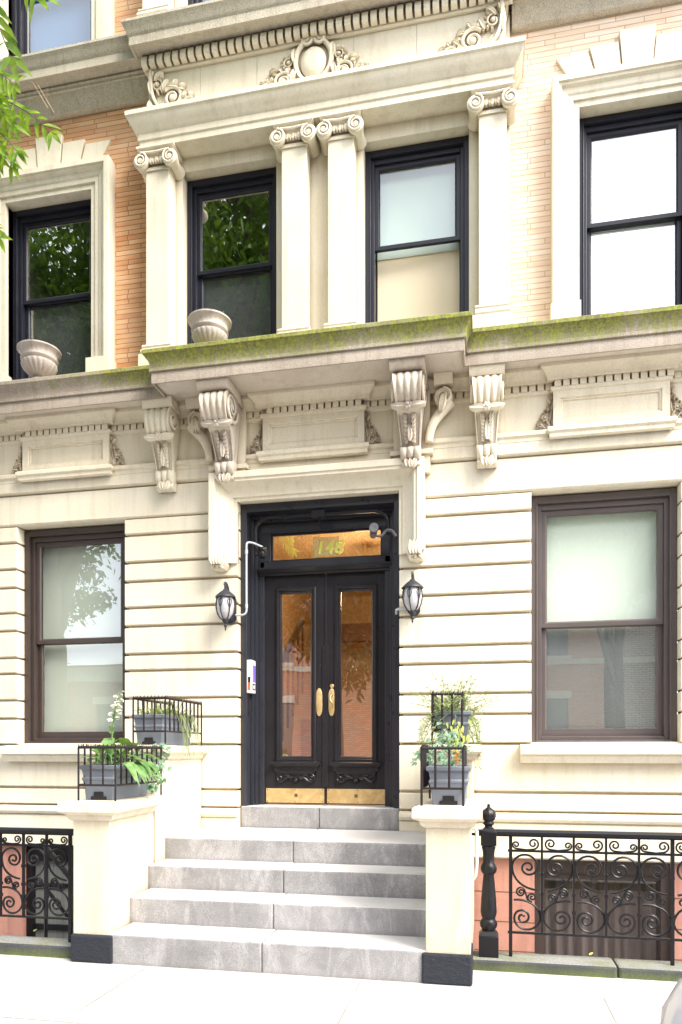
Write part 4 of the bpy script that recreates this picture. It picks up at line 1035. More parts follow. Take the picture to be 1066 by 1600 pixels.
def scroll_bay(mb, x0, x1, zt, zm, zb, y, m, r=.0085):
    """one bay of scrollwork between two bars; m = +1/-1 mirrors it"""
    w = x1-x0; c = (x0+x1)/2
    X = lambda u: c + m*(u-.5)*w
    H = zm-zb
    # small pair in the frieze between top rail and the upper bar
    hz = zt-zm
    R = hz*.34
    mb.tube([(X(.50)+m*0, y, zm+.008)] + [(a, y, q) for a, _, q in spiral(X(.74), zm+hz*.52, R*1.15, 1.45, -PI/2 if m > 0 else -PI/2, m, r1=.2)], r*.8, 5)
    mb.tube([(X(.50), y, zm+.008)] + [(a, y, q) for a, _, q in spiral(X(.16), zm+hz*.42, R*.78, 1.35, -PI/2, -m, r1=.25)], r*.8, 5)
    # upper scroll: sweeps up from the middle, over and into its eye
    D = H*.40; rr = min(w*.49, D*.56)
    ez = zm-rr-.006
    pts = [(X(.86), y, zm-H*.475)] + [(p.x, y, p.z) for p in bez((X(.86),0,zm-H*.475),(X(.40),0,zm-H*.46),(X(.02),0,zm-H*.36),(X(.02),0,ez+.0),8)][1:]
    a0 = PI if m > 0 else 0
    n = 40
    for i in range(1, n+1):
        t = i/n; ang = a0 - m*2*PI*1.95*t
        k = min(1, t/.34); Rk = w*.48*(1-.46*k) if t < .34 else w*.48*.54*(1-.80*((t-.34)/.66))
        cxk = c + m*w*.07*k
        pts.append((cxk+Rk*math.cos(ang), y, ez - .012*k + Rk*math.sin(ang)*(rr/(w*.48) if t < .34 else 1)))
    mb.tube(pts, r, 5)
    # two little scrolls in the middle
    for u, dz, sg in ((.32,-.505,1),(.70,-.565,-1)):
        mb.tube([(a, y, q) for a, _, q in spiral(X(u), zm+H*dz, w*.165, 1.6, PI/2 if sg > 0 else -PI/2, m*sg, r1=.15)], r*.85, 5)
    mb.tube([(p.x, y, p.z) for p in bez((X(.32),0,zm+H*-.505+w*.165),(X(.55),0,zm-H*.43),(X(.45),0,zm-H*.66),(X(.70),0,zm+H*-.565-w*.165),8)], r*.8, 5)
    # lower scroll
    ez2 = zb+rr+.006
    pts = [(p.x, y, p.z) for p in bez((X(.08),0,zm-H*.60),(X(.55),0,zm-H*.58),(X(.98),0,zm-H*.66),(X(.98),0,ez2),8)]
    a0 = 0 if m > 0 else PI
    for i in range(1, n+1):
        t = i/n; ang = a0 - m*2*PI*1.95*t
        k = min(1, t/.34); Rk = w*.48*(1-.46*k) if t < .34 else w*.48*.54*(1-.80*((t-.34)/.66))
        pts.append((c - m*w*.12*k + Rk*math.cos(ang), y, ez2 + .004*k + Rk*math.sin(ang)*(rr/(w*.48) if t < .34 else 1)))
    mb.tube(pts, r, 5)

def railing(xs, y, zr, zm, zb, zk, top_x0, top_x1, label, legs, name='iron_railing', m0=1):
    t = thing(name, label, 'railing', (0,0,0))
    a = MB(); a.prism_x([(y-.030,zr-.034),(y-.034,zr-.012),(y-.020,zr+.004),(y+.020,zr+.004),(y+.034,zr-.012),(y+.030,zr-.034)], top_x0, top_x1); a.box(top_x0, top_x1, y-.012, y+.012, zr-.046, zr-.034)
    a.build('top_rail', M['iron'], t, smooth=30)
    for z in (zm, zb):
        b = MB(); b.box(xs[0]-.02, xs[-1]+.02, y-.009, y+.009, z-.008, z+.008); b.build('cross_bar', M['iron'], t, smooth=0)
    for i, x in enumerate(xs):
        v = MB(); h = .012 if i in legs else .0075
        v.box(x-h, x+h, y-.011, y+.011, zk if i in legs else zb-.005, zr-.04)
        if i and i < len(xs)-1:
            for z in (zm-.16, zm-.30, zb+.16): v.box(x-.013, x+.013, y-.014, y+.014, z-.012, z+.012)
        v.build('upright_bar', M['iron'], t, smooth=0, bevel=.002)
    for i in range(len(xs)-1):
        p = MB(); scroll_bay(p, xs[i]+.006, xs[i+1]-.006, zr-.045, zm, zb, y, m0*(1 if i % 2 == 0 else -1)); p.build('scroll_panel', M['iron'], t, smooth=60)
    return t
xs = [1.714+.2162*i for i in range(15)]
rr = railing(xs, -1.48, .982, .835, .252, .075, 1.47, 4.75, 'black wrought iron railing with turned newel post right of the stoop', {0,5,10,15})
xs = [-1.557-.1985*i for i in range(15)][::-1]
lr = railing(xs, -1.80, .952, .823, .272, .095, -4.4, -1.46, 'black wrought iron railing left of the stoop', {0,4,9,14}, m0=-1)
def newel(x, y):
    mb = MB(); K = lambda z: .075+(z-.2)*1.062
    s = .069
    mb.box(x-s, x+s, y-s, y+s, .2, .345); mb.frustum(x-s,x+s,y-s,y+s,.345, x-.045,x+.045,y-.045,y+.045,.375)
    mb.box(x-.055, x+.055, y-.055, y+.055, .95, 1.045); mb.frustum(x-.055,x+.055,y-.055,y+.055,1.045, x-.032,x+.032,y-.032,y+.032,1.068)
    mb.lathe([(.045,.37),(.05,.385),(.06,.40),(.062,.425),(.052,.445),(.045,.452),(.052,.47),(.058,.50),(.056,.53),(.050,.60),(.043,.68),(.038,.74),(.040,.755),(.052,.765),(.058,.785),(.058,.80),(.05,.82),(.042,.83),(.040,.86),(.041,.90),(.045,.92),(.05,.93),(.048,.945),(.045,.952)], (x,y,0), 16,
             mod=lambda r,h,a: r*(1+.045*math.cos(8*a)) if .53 < h < .74 or .83 < h < .92 else r)
    mb.lathe([(.03,1.065),(.026,1.08),(.04,1.092),(.04,1.102),(.03,1.11),(.044,1.125),(.052,1.145),(.05,1.165),(.038,1.185),(.02,1.20),(.010,1.208),(.012,1.216),(.008,1.226),(.001,1.23)], (x,y,0), 16, mod=lambda r,h,a: r*(1+.05*math.cos(8*a)) if 1.115 < h < 1.19 else r)
    mb.v = [(a,b,K(c)) for a,b,c in mb.v]
    mb.build('newel_post', M['iron'], rr, smooth=35, bevel=.004)
newel(1.560, -1.48)
mb = MB(); mb.box(1.42, 1.62, -1.492, -1.468, .938, .956); mb.build('wall_tie', M['iron'], rr, smooth=0)

# sloping handrail of the area stair, left
hr = thing('area_handrail', 'black sloping handrail down into the left basement area', 'handrail')
mb = MB(); mb.tube([(-2.58,-.6,.66),(-1.95,-.6,-.05)], .026, 8); mb.build('upper_rail', M['iron'], hr)
mb = MB(); mb.tube([(-2.58,-.6,.27),(-2.05,-.6,-.34)], .018, 8); mb.build('lower_rail', M['iron'], hr)
for u in (-2.56, -2.26):
    mb = MB(); z = .66-(u+2.58)*1.127; mb.tube([(u,-.6,-1.25),(u,-.6,z)], .018, 8); mb.build('post', M['iron'], hr)

# white hook bracket on the side of the right cheek wall
hk = MB(); hk.tube([(1.462,-1.55,1.0),(1.478,-1.55,.98),(1.478,-1.55,.74),(1.470,-1.55,.66),(1.444,-1.55,.62)], .012, 8); hk.tube([(1.44,-1.55,.99),(1.52,-1.55,1.0)], .010, 8); hk.tube([(1.44,-1.55,.80),(1.478,-1.55,.80)], .010, 8)
tag(hk.build('wall_hook', M['conduit_white'], smooth=60), 'white metal hook bracket on the side of the right stoop pier', 'bracket')

# ------------------------------------------------------------------ planters, guards and plants
def planter(x, y0, y1, z, label, cut=True):
    """tapered plastic trough with rolled rim and feet; front at y0"""
    t = thing('planter_box', label, 'planter', (x,(y0+y1)/2,z), 'slate grey trough planters on the stoop walls')
    ly = (y1-y0)/2; H = .262
    b = MB()
    def ring(hx, hy, h): return [(-hx,-hy,h),(hx,-hy,h),(hx,hy,h),(-hx,hy,h)]
    lv = [(.108,ly-.028,.0),(.116,ly-.022,.10),(.126,ly-.016,.145),(.132,ly-.012,.15),(.132,ly-.012,.165),(.124,ly-.018,.172),(.132,ly-.012,.225),(.148,ly,.232),(.150,ly,.258),(.142,ly-.006,H),(.128,ly-.018,H-.002),(.124,ly-.02,H-.03)]
    vs = []; fs = []
    for hx, hy, h in lv: vs += ring(hx, hy, h)
    for i in range(len(lv)-1):
        for k in range(4): fs.append((i*4+k, i*4+(k+1)%4, i*4+4+(k+1)%4, i*4+4+k))
    fs.append((3,2,1,0)); b.add(vs, fs)
    b.build('trough', M['planter_grey'], t, smooth=25, bevel=.003)
    s = MB(); s.box(-.123, .123, -ly+.022, ly-.022, H-.06, H-.032); s.build('soil', M['soil'], t, smooth=0)
    if cut:
        c = MB(); c.prism_y([(-.06,0.001),(.06,0.001),(.06,.028),(.038,.028),(.038,.062),(-.038,.062),(-.038,.028),(-.06,.028)], -ly+.018, -ly+.05); c.build('foot_recess_shade', M['black_plastic'], t, smooth=0)  # black block on the front paints the shade of a foot cut-out
    return t
planter(-1.285, -1.885, -1.27, 1.182, 'slate grey trough on the lower left stoop wall holding a hosta')
planter(-1.300, -1.04, -.36, 1.602, 'dark grey trough on the upper left stoop wall against the facade')
planter(1.292, -1.885, -1.27, 1.182, 'slate grey trough on the lower right stoop wall with ivy')
planter(1.285, -1.04, -.36, 1.602, 'dark grey trough on the upper right stoop wall under wispy trailing plants')

def guard(s, xi, xo, y0, y1, zb, zt, label):
    """small iron guard: front and both long sides, twisted top rail, bottom rail and feet"""
    t = thing('planter_guard', label, 'planter guard', (0,0,0), 'iron guards round the stoop planters')
    z1 = zb+.115
    P = [(xo,y1),(xo,y0),(xi,y0),(xi,y1)]
    r = MB()
    for (ax,ay),(bx,by) in zip(P, P[1:]):
        L = math.hypot(bx-ax,by-ay); n = max(4, int(L/.02))
        # twisted bar: a tube whose radius pulses, with little teeth on top
        r.tube([(ax+(bx-ax)*i/(2*n), ay+(by-ay)*i/(2*n), zt) for i in range(2*n+1)], [.0125 if i % 2 else .0095 for i in range(2*n+1)], 6)
        k = int(L/.032)
        for i in range(k+1):
            u = i/k; x = ax+(bx-ax)*u; y = ay+(by-ay)*u
            r.tube([(x,y,zt+.006),(x+.006,y,zt+.024)], [.006,.002], 5)
    r.build('twisted_rail', M['iron_rust'], t, smooth=50)
    b = MB()
    for (ax,ay),(bx,by) in zip(P, P[1:]): b.tube([(ax,ay,z1),(bx,by,z1)], .0085, 5)
    b.build('bottom_rail', M['iron_rust'], t)
    def bar(x, y, lo): q = MB(); q.tube([(x,y,lo),(x,y,zt)], .0082, 6); q.build('bar', M['iron_rust'], t)
    for i in range(4):
        x = xo+(xi-xo)*i/3; bar(x, y0, zb if i in (0,3) else z1)
    n = 9
    for x in (xo, xi):
        for i in range(1, n+1):
            y = y0+(y1-y0)*i/n; bar(x, y, zb if i == n else z1)
    return t
guard(-1, -1.105, -1.40, -1.945, -1.19, 1.182, 1.575, 'rusty iron guard round the lower left planter')
guard(-1, -1.125, -1.42, -1.065, -.27, 1.602, 2.00, 'rusty iron guard round the upper left planter')
guard(1, 1.118, 1.392, -1.945, -1.19, 1.182, 1.565, 'rusty iron guard round the lower right planter') 
guard(1, 1.128, 1.36, -1.065, -.27, 1.602, 1.995, 'rusty iron guard round the upper right planter')

def dirv(az, el): return (math.cos(az)*math.cos(el), math.sin(az)*math.cos(el), math.sin(el))
def plants():
    r = random.Random(21)
    # hosta with a tall flower stalk
    r = random.Random(33)
    h = thing('hosta_plant', 'broad leaved green hosta with one tall pale flower stalk in the lower left planter', 'plant', (-1.26,-1.68,1.40))
    lv = MB()
    for i in range(46):
        az = r.uniform(0,2*PI); el = r.uniform(.35,1.35); L = r.uniform(.14,.28)
        b = Vector((r.uniform(-.08,.09), r.uniform(-.16,.22), .05)); d = Vector(dirv(az, el))
        lv.tube([b, b+d*L*.45], .003, 4); lv.leaf(b+d*L*.4, d-Vector((0,0,.25)), L*.8, L*.42, (0,0,1), .45, .25)
    for i in range(9):
        b = Vector((.09+.05*r.random(), r.uniform(-.20,.16), .05)); d = Vector((.7+.5*r.random(), -.5*r.random(), .15)); lv.tube([b-d*.03, b+d*.05], .003, 4); lv.leaf(b+d*.05, d, r.uniform(.14,.20), r.uniform(.05,.075), (0,-.3,1), 1.0, .35)
    lv.build('leaf_clump', M['hosta'], h, smooth=60)
    stem = bez((.0,-.06,.02),(.02,-.06,.28),(.02,-.07,.42),(.085,-.06,.60),16)
    s = MB(); s.tube(stem, [.009-.0003*i for i in range(17)], 6)
    for i, (u, L) in enumerate(((4,.10),(6,.09),(7,.07),(9,.08),(10,.06))):
        s.leaf(stem[u], dirv(i*2.4, .7), L, .045, (0,0,1), .2, .3)
    s.build('flower_stalk', M['hosta'], h, smooth=60)
    f = MB()
    for i in range(34):
        u = 9+7*i/34; k = int(u); p = stem[k].lerp(stem[min(16,k+1)], u-k)
        az = r.uniform(0,2*PI); d = Vector(dirv(az, r.uniform(-.3,.5))); L = .045*(1-.35*i/34)
        for q in range(3): f.leaf(p+d*.012, d+Vector((r.uniform(-.4,.4),r.uniform(-.4,.4),r.uniform(-.3,.3))), L, .02, None, .3, .2)
    f.build('blossoms', M['petal'], h, smooth=60)
    # ivy masses
    def ivy(name, label, loc, pts, n, mat, size=(.03,.055)):
        t = thing(name, label, 'plant', loc)
        m = MB(); sm = MB()
        for k in range(n):
            a, b, c, e = r.choice(pts)
            p = Vector((r.gauss(a,e), r.gauss(b,e), r.gauss(c,e*.8)))
            d = Vector(dirv(r.uniform(-PI, 0), r.uniform(-.9,.5)))
            L = r.uniform(*size)
            # three-lobed leaf
            for q in (-.7, 0, .7):
                dd = Vector((d.x*math.cos(q)-d.y*math.sin(q)*.0+math.sin(q)*.8, d.y, d.z+.1*abs(q)))
                m.leaf(p, dd, L*(1 if q == 0 else .75), L*.6, (0,-.6,.7), .3, .15)
        for a, b, c, e in pts: sm.tube([(a,b,c+.05),(a+r.uniform(-.05,.05),b-.02,c),(a+r.uniform(-.1,.1),b-.03,c-.06)], .003, 4)
        m.build('foliage', mat, t, smooth=60); sm.build('vine_stem', M['bark'], t)
        return t
    ivy('ivy_plant', 'blue green ivy spilling between the two left planters', (-1.24,-1.20,1.46),
        [(.0,.0,.03,.05),(.06,.06,.06,.05),(.13,.10,.11,.035),(-.06,.0,.05,.045),(.12,.08,.02,.035),(.16,-.12,-.12,.03),(.14,-.05,-.03,.03),(.17,-.2,-.2,.025)], 105, M['ivy'])
    ivy('ivy_plant', 'pale ivy and succulents spilling over the lower right planter', (1.24,-1.45,1.50),
        [(-.05,.05,.08,.055),(.0,.0,.02,.06),(.02,-.18,.0,.05),(-.10,.05,.02,.04),(.02,.1,.16,.045),(.08,.1,.05,.05),(-.15,-.1,.02,.03),(.06,-.3,-.02,.04)], 150, M['ivy'], (.025,.05))
    # grassy tuft, upper left
    g = thing('grass_tuft', 'thin grassy tuft growing in the upper left planter', 'plant', (-1.28,-.72,1.84))
    m = MB()
    for k in range(240):
        b = Vector((r.uniform(-.11,.11), r.uniform(-.28,.28), 0)); L = r.uniform(.09,.19) if k < 200 else r.uniform(.22,.34)
        m.leaf(b, dirv(r.uniform(0,2*PI), r.uniform(.6,1.45)), L, .006 if k >= 200 else .013, None, .3, .1)
    m.build('blades', M['grass'], g, smooth=60)
    m = MB()
    for k in range(26):
        x, y = .14+.05*r.random(), r.uniform(-.1,.32); p0 = Vector((x-.06,y,.0)); m.tube([p0, p0+Vector((.05,0,.03)), p0+Vector((.09+.05*r.random(),r.uniform(-.05,.05),-.12-.25*r.random()))], .0022, 4)
    m.build('trailing_stems', M['grass'], g)
    # wispy mass, upper right
    w = thing('wispy_shrub', 'airy pale green trailing shrub over the upper right planter', 'plant', (1.28,-.78,1.84))
    m = MB(); st = MB()
    for k in range(170):
        a = r.uniform(0,2*PI); b = Vector((r.uniform(-.1,.1), r.uniform(-.26,.2), 0))
        up = k < 95
        L = r.uniform(.16,.38); d = Vector(dirv(a, r.uniform(.35,1.4) if up else r.uniform(-.1,.6)))
        c1 = b+d*L*.6; c2 = b+d*L+Vector((r.uniform(-.07,.07), r.uniform(-.1,.0), -.03 if up else -.20-.25*r.random()))
        if not up: c2.y = min(c2.y, -.30-.06*r.random()); c2.x = max(-.24, min(.22, c2.x))
        path = bez(b, b+d*L*.4, c1, c2, 7); st.tube(path, .0018, 4)
        for q in range(1, 8):
            for _ in range(3): m.leaf(path[q], dirv(r.uniform(0,2*PI), r.uniform(-.6,.9)), r.uniform(.016,.034), r.uniform(.005,.010), None, .2, .1)
    m.build('foliage', M['wispy'], w, smooth=60); st.build('stems', M['grass'], w)
    y = thing('yellow_creeper', 'yellow green creeper hanging in front of the upper right planter', 'plant', (1.33,-1.12,1.62))
    m = MB()
    for k in range(34):
        p = Vector((r.gauss(0,.04), r.uniform(-.1,.0), r.uniform(-.03,.17))); m.leaf(p, (r.uniform(-.6,.6),-.5,-1), r.uniform(.03,.06), .020, (0,-1,.4), .3, .2)
    m.build('foliage', M['yellow_leaf'], y, smooth=60)
    o_ = MB()
    for k in range(26): p = Vector((1.335+r.gauss(0,.012), -1.66+r.gauss(0,.02), 1.46+.0042*k)); o_.leaf(p, dirv(r.uniform(0,6.3), r.uniform(-.2,.8)), .024, .015, None, .2, .2)
    o_.tube([(1.335,-1.66,1.40),(1.335,-1.66,1.57)], .004, 5)
    tag(o_.build('orange_flower_spike', M['orange_flower'], smooth=60), 'small orange flower spike in the lower right planter', 'flower')
plants()

# ------------------------------------------------------------------ urns on the ledge
def urn(x, y, z, label, sc_=1.0):
    t = thing('garden_urn', label, 'urn', (x,y,z), 'stone urns on the balcony ledge')
    b = MB(); H = sc_
    prof = [(.001,.02),(.075,.02),(.078,0),(.10,.0),(.10,.022),(.07,.04),(.055,.062),(.07,.075),(.12,.10),(.165,.145),(.187,.19),(.190,.212),(.178,.222),(.182,.236),(.198,.246),(.200,.258),(.190,.268),(.192,.30),(.200,.325),(.222,.345),(.234,.352),(.234,.368),(.222,.374),(.206,.366),(.19,.34)]
    prof = prof[1:]
    b.lathe([(r_*H, h*H) for r_, h in prof], n=96, mod=lambda r_, h, a: r_*(1+.075*abs(math.cos(10*a))-.035) if .07*H < h < .205*H else (r_*(1+.02*math.cos(24*a)) if .27*H < h < .31*H else r_))
    b.build('bowl', M['urn_stone'], t, smooth=50)
    s = MB(); s.lathe([(.19*H,.335*H),(.001,.345*H)], n=24); s.build('soil', M['soil'], t)
    return t
urn(-2.895, -.205, 5.275, 'weathered fluted urn on the left ledge before the brick bay window', .90)
urn(-1.005, -.36, 5.272, 'weathered fluted urn on the mossy ledge above the entrance', .87)
for k in range(2):
    pass
tw = MB(); tw.tube([(-2.98,-.22,5.62),(-2.985,-.23,5.68),(-2.97,-.25,5.72)], .006, 5); tw.tube([(-2.985,-.23,5.68),(-3.01,-.24,5.70)], .004, 5)
tag(tw.build('dead_twig', M['bark'], smooth=60), 'short dead twig standing in the left urn', 'twig')

ds = MB()
for a, b, c_ in ((-2.96,8.14,0), (-2.90,8.10,.02)):
    ds.tube([(a+.09,-.10+c_,b+.02), (a+.055,-.17,b+.09), (a+.035,-.20,b+.13), (a-.005,-.215,b+.20)], [.0045,.004,.0035,.002], 5)
ds.tube([(-2.84,-.16,8.20),(-2.80,-.22,8.24)], .004, 5)
M['straw'] = cloth('dry_straw', (.62,.50,.36))
tag(ds.build('dry_stalk', M['straw'], smooth=60), 'dry straw stalks sprouting under the upper left cornice', 'dead weed')
# ------------------------------------------------------------------ wall lanterns
def lantern(x, z, label):
    t = thing('wall_lantern', label, 'lantern', (x,0,z), 'black wall lanterns flanking the entrance')
    p = MB(); o8 = [(-.058,-.10),(-.028,-.138),(.028,-.138),(.058,-.10),(.058,.10),(.028,.138),(-.028,.138),(-.058,.10)]
    p.prism_y(o8, -.022, .0); p.prism_y([(a*.8,c*.86) for a,c in o8], -.034, -.02)
    p.build('back_plate', M['lamp_metal'], t, smooth=0, bevel=.004)
    Y = -.155
    a = MB(); a.tube(bez((0,-.03,.04),(0,-.06,.26),(0,-.20,.28),(0,Y,.165),12), [.013,.013,.013,.012,.012,.011,.011,.011,.011,.011,.011,.011,.011], 8)
    a.tube([(0, Y+.055+c, .165+q) for q, _, c in spiral(0,0,.03,1.2,0,1)], .007, 6)
    a.tube([(0, Y+.004+c*1.25, .205+q*1.25) for q, _, c in spiral(0,0,.030,1.3,-PI/2,1)], .0085, 8)
    a.build('scroll_arm', M['lamp_metal'], t, smooth=60)
    c = MB(); c.lathe([(.012,.175),(.022,.170),(.03,.155),(.045,.148),(.06,.135),(.085,.112),(.098,.098),(.100,.088),(.092,.084),(.075,.090),(.001,.095)], (0,Y,0), 20, mod=lambda r_,h,a_: r_*(1+.03*math.cos(12*a_))); c.build('cap', M['lamp_metal'], t, smooth=40)
    g = MB(); g.lathe([(.072,.088),(.084,.05),(.086,.0),(.074,-.06),(.050,-.105),(.024,-.122)], (0,Y,0), 16); g.build('glass_globe', M['frosted'], t, smooth=60)
    b = MB(); b.lathe([(.001,-.02),(.016,-.02),(.018,.03),(.010,.07),(.001,.085)], (0,Y,-.02), 10); b.build('bulb', M['white_plastic'], t, smooth=60)
    for k in range(6):
        an = k*PI/3+.3; r_ = MB()
        r_.tube([(math.cos(an)*q, Y+math.sin(an)*q, h) for q, h in ((.076,.09),(.089,.05),(.091,0),(.079,-.06),(.054,-.108),(.026,-.126))], .0055, 5)
        m1, m2 = an+.16, an-.16
        for mm in (m1, m2):
            r_.tube([(math.cos(an+(mm-an)*f)*q, Y+math.sin(an+(mm-an)*f)*q, h) for f, q, h in ((0,.091,-.02),(.9,.092,.01),(1.6,.09,.045),(.9,.088,.07),(.2,.089,.055))], .0035, 5)
        r_.build('cage_rib', M['lamp_metal'], t, smooth=60)
    f = MB(); f.lathe([(.026,-.118),(.032,-.130),(.028,-.148),(.014,-.158),(.010,-.168),(.016,-.178),(.014,-.192),(.006,-.20),(.010,-.21),(.006,-.222),(.001,-.235)], (0,Y,0), 12); f.build('finial', M['lamp_metal'], t, smooth=50)
lantern(-.925, 2.945, 'black wall lantern left of the entrance on the rusticated wall')
lantern(.885, 2.955, 'black wall lantern right of the entrance on the rusticated wall')

# conduits
def pipe(name, paths, r, mat, label, collars=()):
    t = thing(name, label, 'conduit')
    m = MB()
    for p in paths: m.tube(p, r, 8)
    m.build('pipe', mat, t, smooth=60)
    for q in collars:
        c = MB(); c.lathe([(r*1.0,-.02),(r*1.45,-.018),(r*1.45,.018),(r*1.0,.02)], q[:3], 10, q[3]); c.build('coupling', mat, t)
    return t
def rnd_path(pts, rad=.05, n=6):
    P = [Vector(p) for p in pts]; out = [P[0]]
    for i in range(1, len(P)-1):
        a = (P[i-1]-P[i]); b = (P[i+1]-P[i]); r_ = min(rad, a.length*.49, b.length*.49)
        s0, s1 = P[i]+a.normalized()*r_, P[i]+b.normalized()*r_
        out += [s0*(1-t)**2+P[i]*2*t*(1-t)+s1*t*t for t in [k/n for k in range(n+1)]]
    return out + [P[-1]]
pipe('electrical_conduit', [rnd_path([(-.865,-.03,2.885),(-.755,-.03,2.885),(-.755,-.03,3.60),(-.70,.02,3.60)], .05) + [Vector((-.60,.10,3.565))]],   .0105, M['conduit_white'], 'white painted conduit rising from the left lantern to the door frame', ((-.755,-.03,2.97,'z'),(-.755,-.03,3.50,'z')))
pipe('electrical_conduit', [rnd_path([(.83,-.02,2.885),(.72,-.02,2.885),(.71,.06,2.86)], .03)], .013, M['conduit_white'], 'short white conduit stub left of the right lantern')
ap = pipe('electrical_conduit', [rnd_path([(-.70,.10,3.50),(-.705,.10,3.80),(-.62,.10,3.865),(.52,.10,3.865),(.625,.10,3.80),(.625,.10,3.63)], .13, 8)], .017, M['iron'], 'black conduit arching across the top of the door opening', ((-.06,.10,3.865,'x'),(-.40,.10,3.865,'x')))
jb = MB(); jb.box(-.125, .005, .075, .135, 3.84, 3.90); jb.tube([(-.05,.10,3.84),(-.05,.12,3.74)], .010, 6); jb.build('junction_box', M['iron'], ap, smooth=0)
jb = MB(); jb.lathe([(.03,-.03),(.042,-.02),(.045,.0),(.040,.02),(.03,.03)], (-.625,.10,3.545), 12, 'x'); jb.lathe([(.03,-.03),(.04,.0),(.03,.03)], (-.63,.09,3.50), 10, 'z'); jb.build('flood_lamp_base', M['iron'], ap, smooth=40)
sc_cam = thing('security_camera', 'small grey security camera on a bent arm at the right door jamb', 'camera', (.55,.06,3.63))
M['camera_grey'] = paint_mat('camera_grey', (.10,.10,.11), .4, .1)
c = MB(); c.lathe([(.020,-.05),(.028,-.045),(.028,.03),(.034,.035),(.034,.055),(.026,.056),(.001,.05)], (-.055,-.03,.0), 14, 'y'); c.v = [((a+.055)*1.3-.055-.25*(b+.03), (b+.03)*1.3-.03, q*1.3+.015-.3*(b+.03)) for a,b,q in c.v]
c.build('camera_body', M['camera_grey'], sc_cam, smooth=40)
c = MB(); c.lathe([(.001,.050),(.022,.0575),(.001,.06)], (-.055,-.03,.0), 14, 'y'); c.build('lens', M['black_plastic'], sc_cam, smooth=60)
c = MB(); c.tube(rnd_path([(-.05,-.01,-.015),(.02,.0,-.03),(.06,.0,.03),(.12,-.03,.02),(.165,-.05,-.05)], .04), .014, 8); c.build('bent_arm', M['camera_grey'], sc_cam, smooth=60)

# intercom on the left jamb, facing the doors, and the doorbell below
ic = thing('intercom', 'white video intercom with purple screen on the left door jamb', 'intercom', (-.793,.15,2.295))
c = MB(); c.box(0, .055, -.062, .06, -.165, .165); c.build('housing', M['white_plastic'], ic, smooth=0, bevel=.006)
ms, nt, bb = new_mat('lit_purple_screen'); bb.inputs['Base Color'].default_value = (.16,.10,.45,1); bb.inputs['Emission Color'].default_value = (.25,.16,.8,1); bb.inputs['Emission Strength'].default_value = .55; bb.inputs['Roughness'].default_value = .2
c = MB(); c.box(.054, .0575, -.030, .050, -.055, .115); c.build('screen', ms, ic, smooth=0)
c = MB(); c.box(.054, .0572, -.045, .040, -.135, -.070); c.build('button_panel', M['black_plastic'], ic, smooth=0)
c = MB(); c.box(.0571, .059, -.022, .018, -.120, -.086); c.build('call_button', M['white_plastic'], ic, smooth=0)
c = MB(); c.box(.014, .040, -.0645, -.061, -.062, -.004); c.build('black_sticker', M['black_plastic'], ic, smooth=0)
c = MB(); c.box(.012, .040, -.0645, -.061, -.138, -.064); c.build('red_sticker', M['red_label'], ic, smooth=0)
c = MB(); c.box(-.003, .018, -.016, .016, -.068, .068); c.build('doorbell_pad', M['black_plastic'], None, smooth=0, bevel=.003, loc=(-.793,.15,1.99))
tag(bpy.data.objects['doorbell_pad'], 'narrow black doorbell strip below the intercom on the door jamb', 'doorbell')

# a few fallen leaves
for x, y, z in ((1.09,-1.30,.61), (1.10,-1.68,.221), (1.06,-1.5,.418), (2.2,-1.85,.21), (-1.9,-1.75,.14)):
    lf = MB(); lf.leaf((0,0,.006), (math.cos(x*9),math.sin(x*9),.1), .05, .024, (0,0,1), -.1, .3)
    o_ = lf.build('fallen_leaf', M['yellow_leaf'], smooth=60, loc=(x,y,z))
    tag(o_, {1.09:'fallen yellow leaf on the third step by the right pier',1.10:'fallen yellow leaf on the lowest step by the right pier',1.06:'fallen yellow leaf on the second step by the right pier',2.2:'fallen yellow leaf on the right area kerb'}.get(x,'fallen yellow leaf on the left area kerb'), 'leaf', 'fallen leaves')

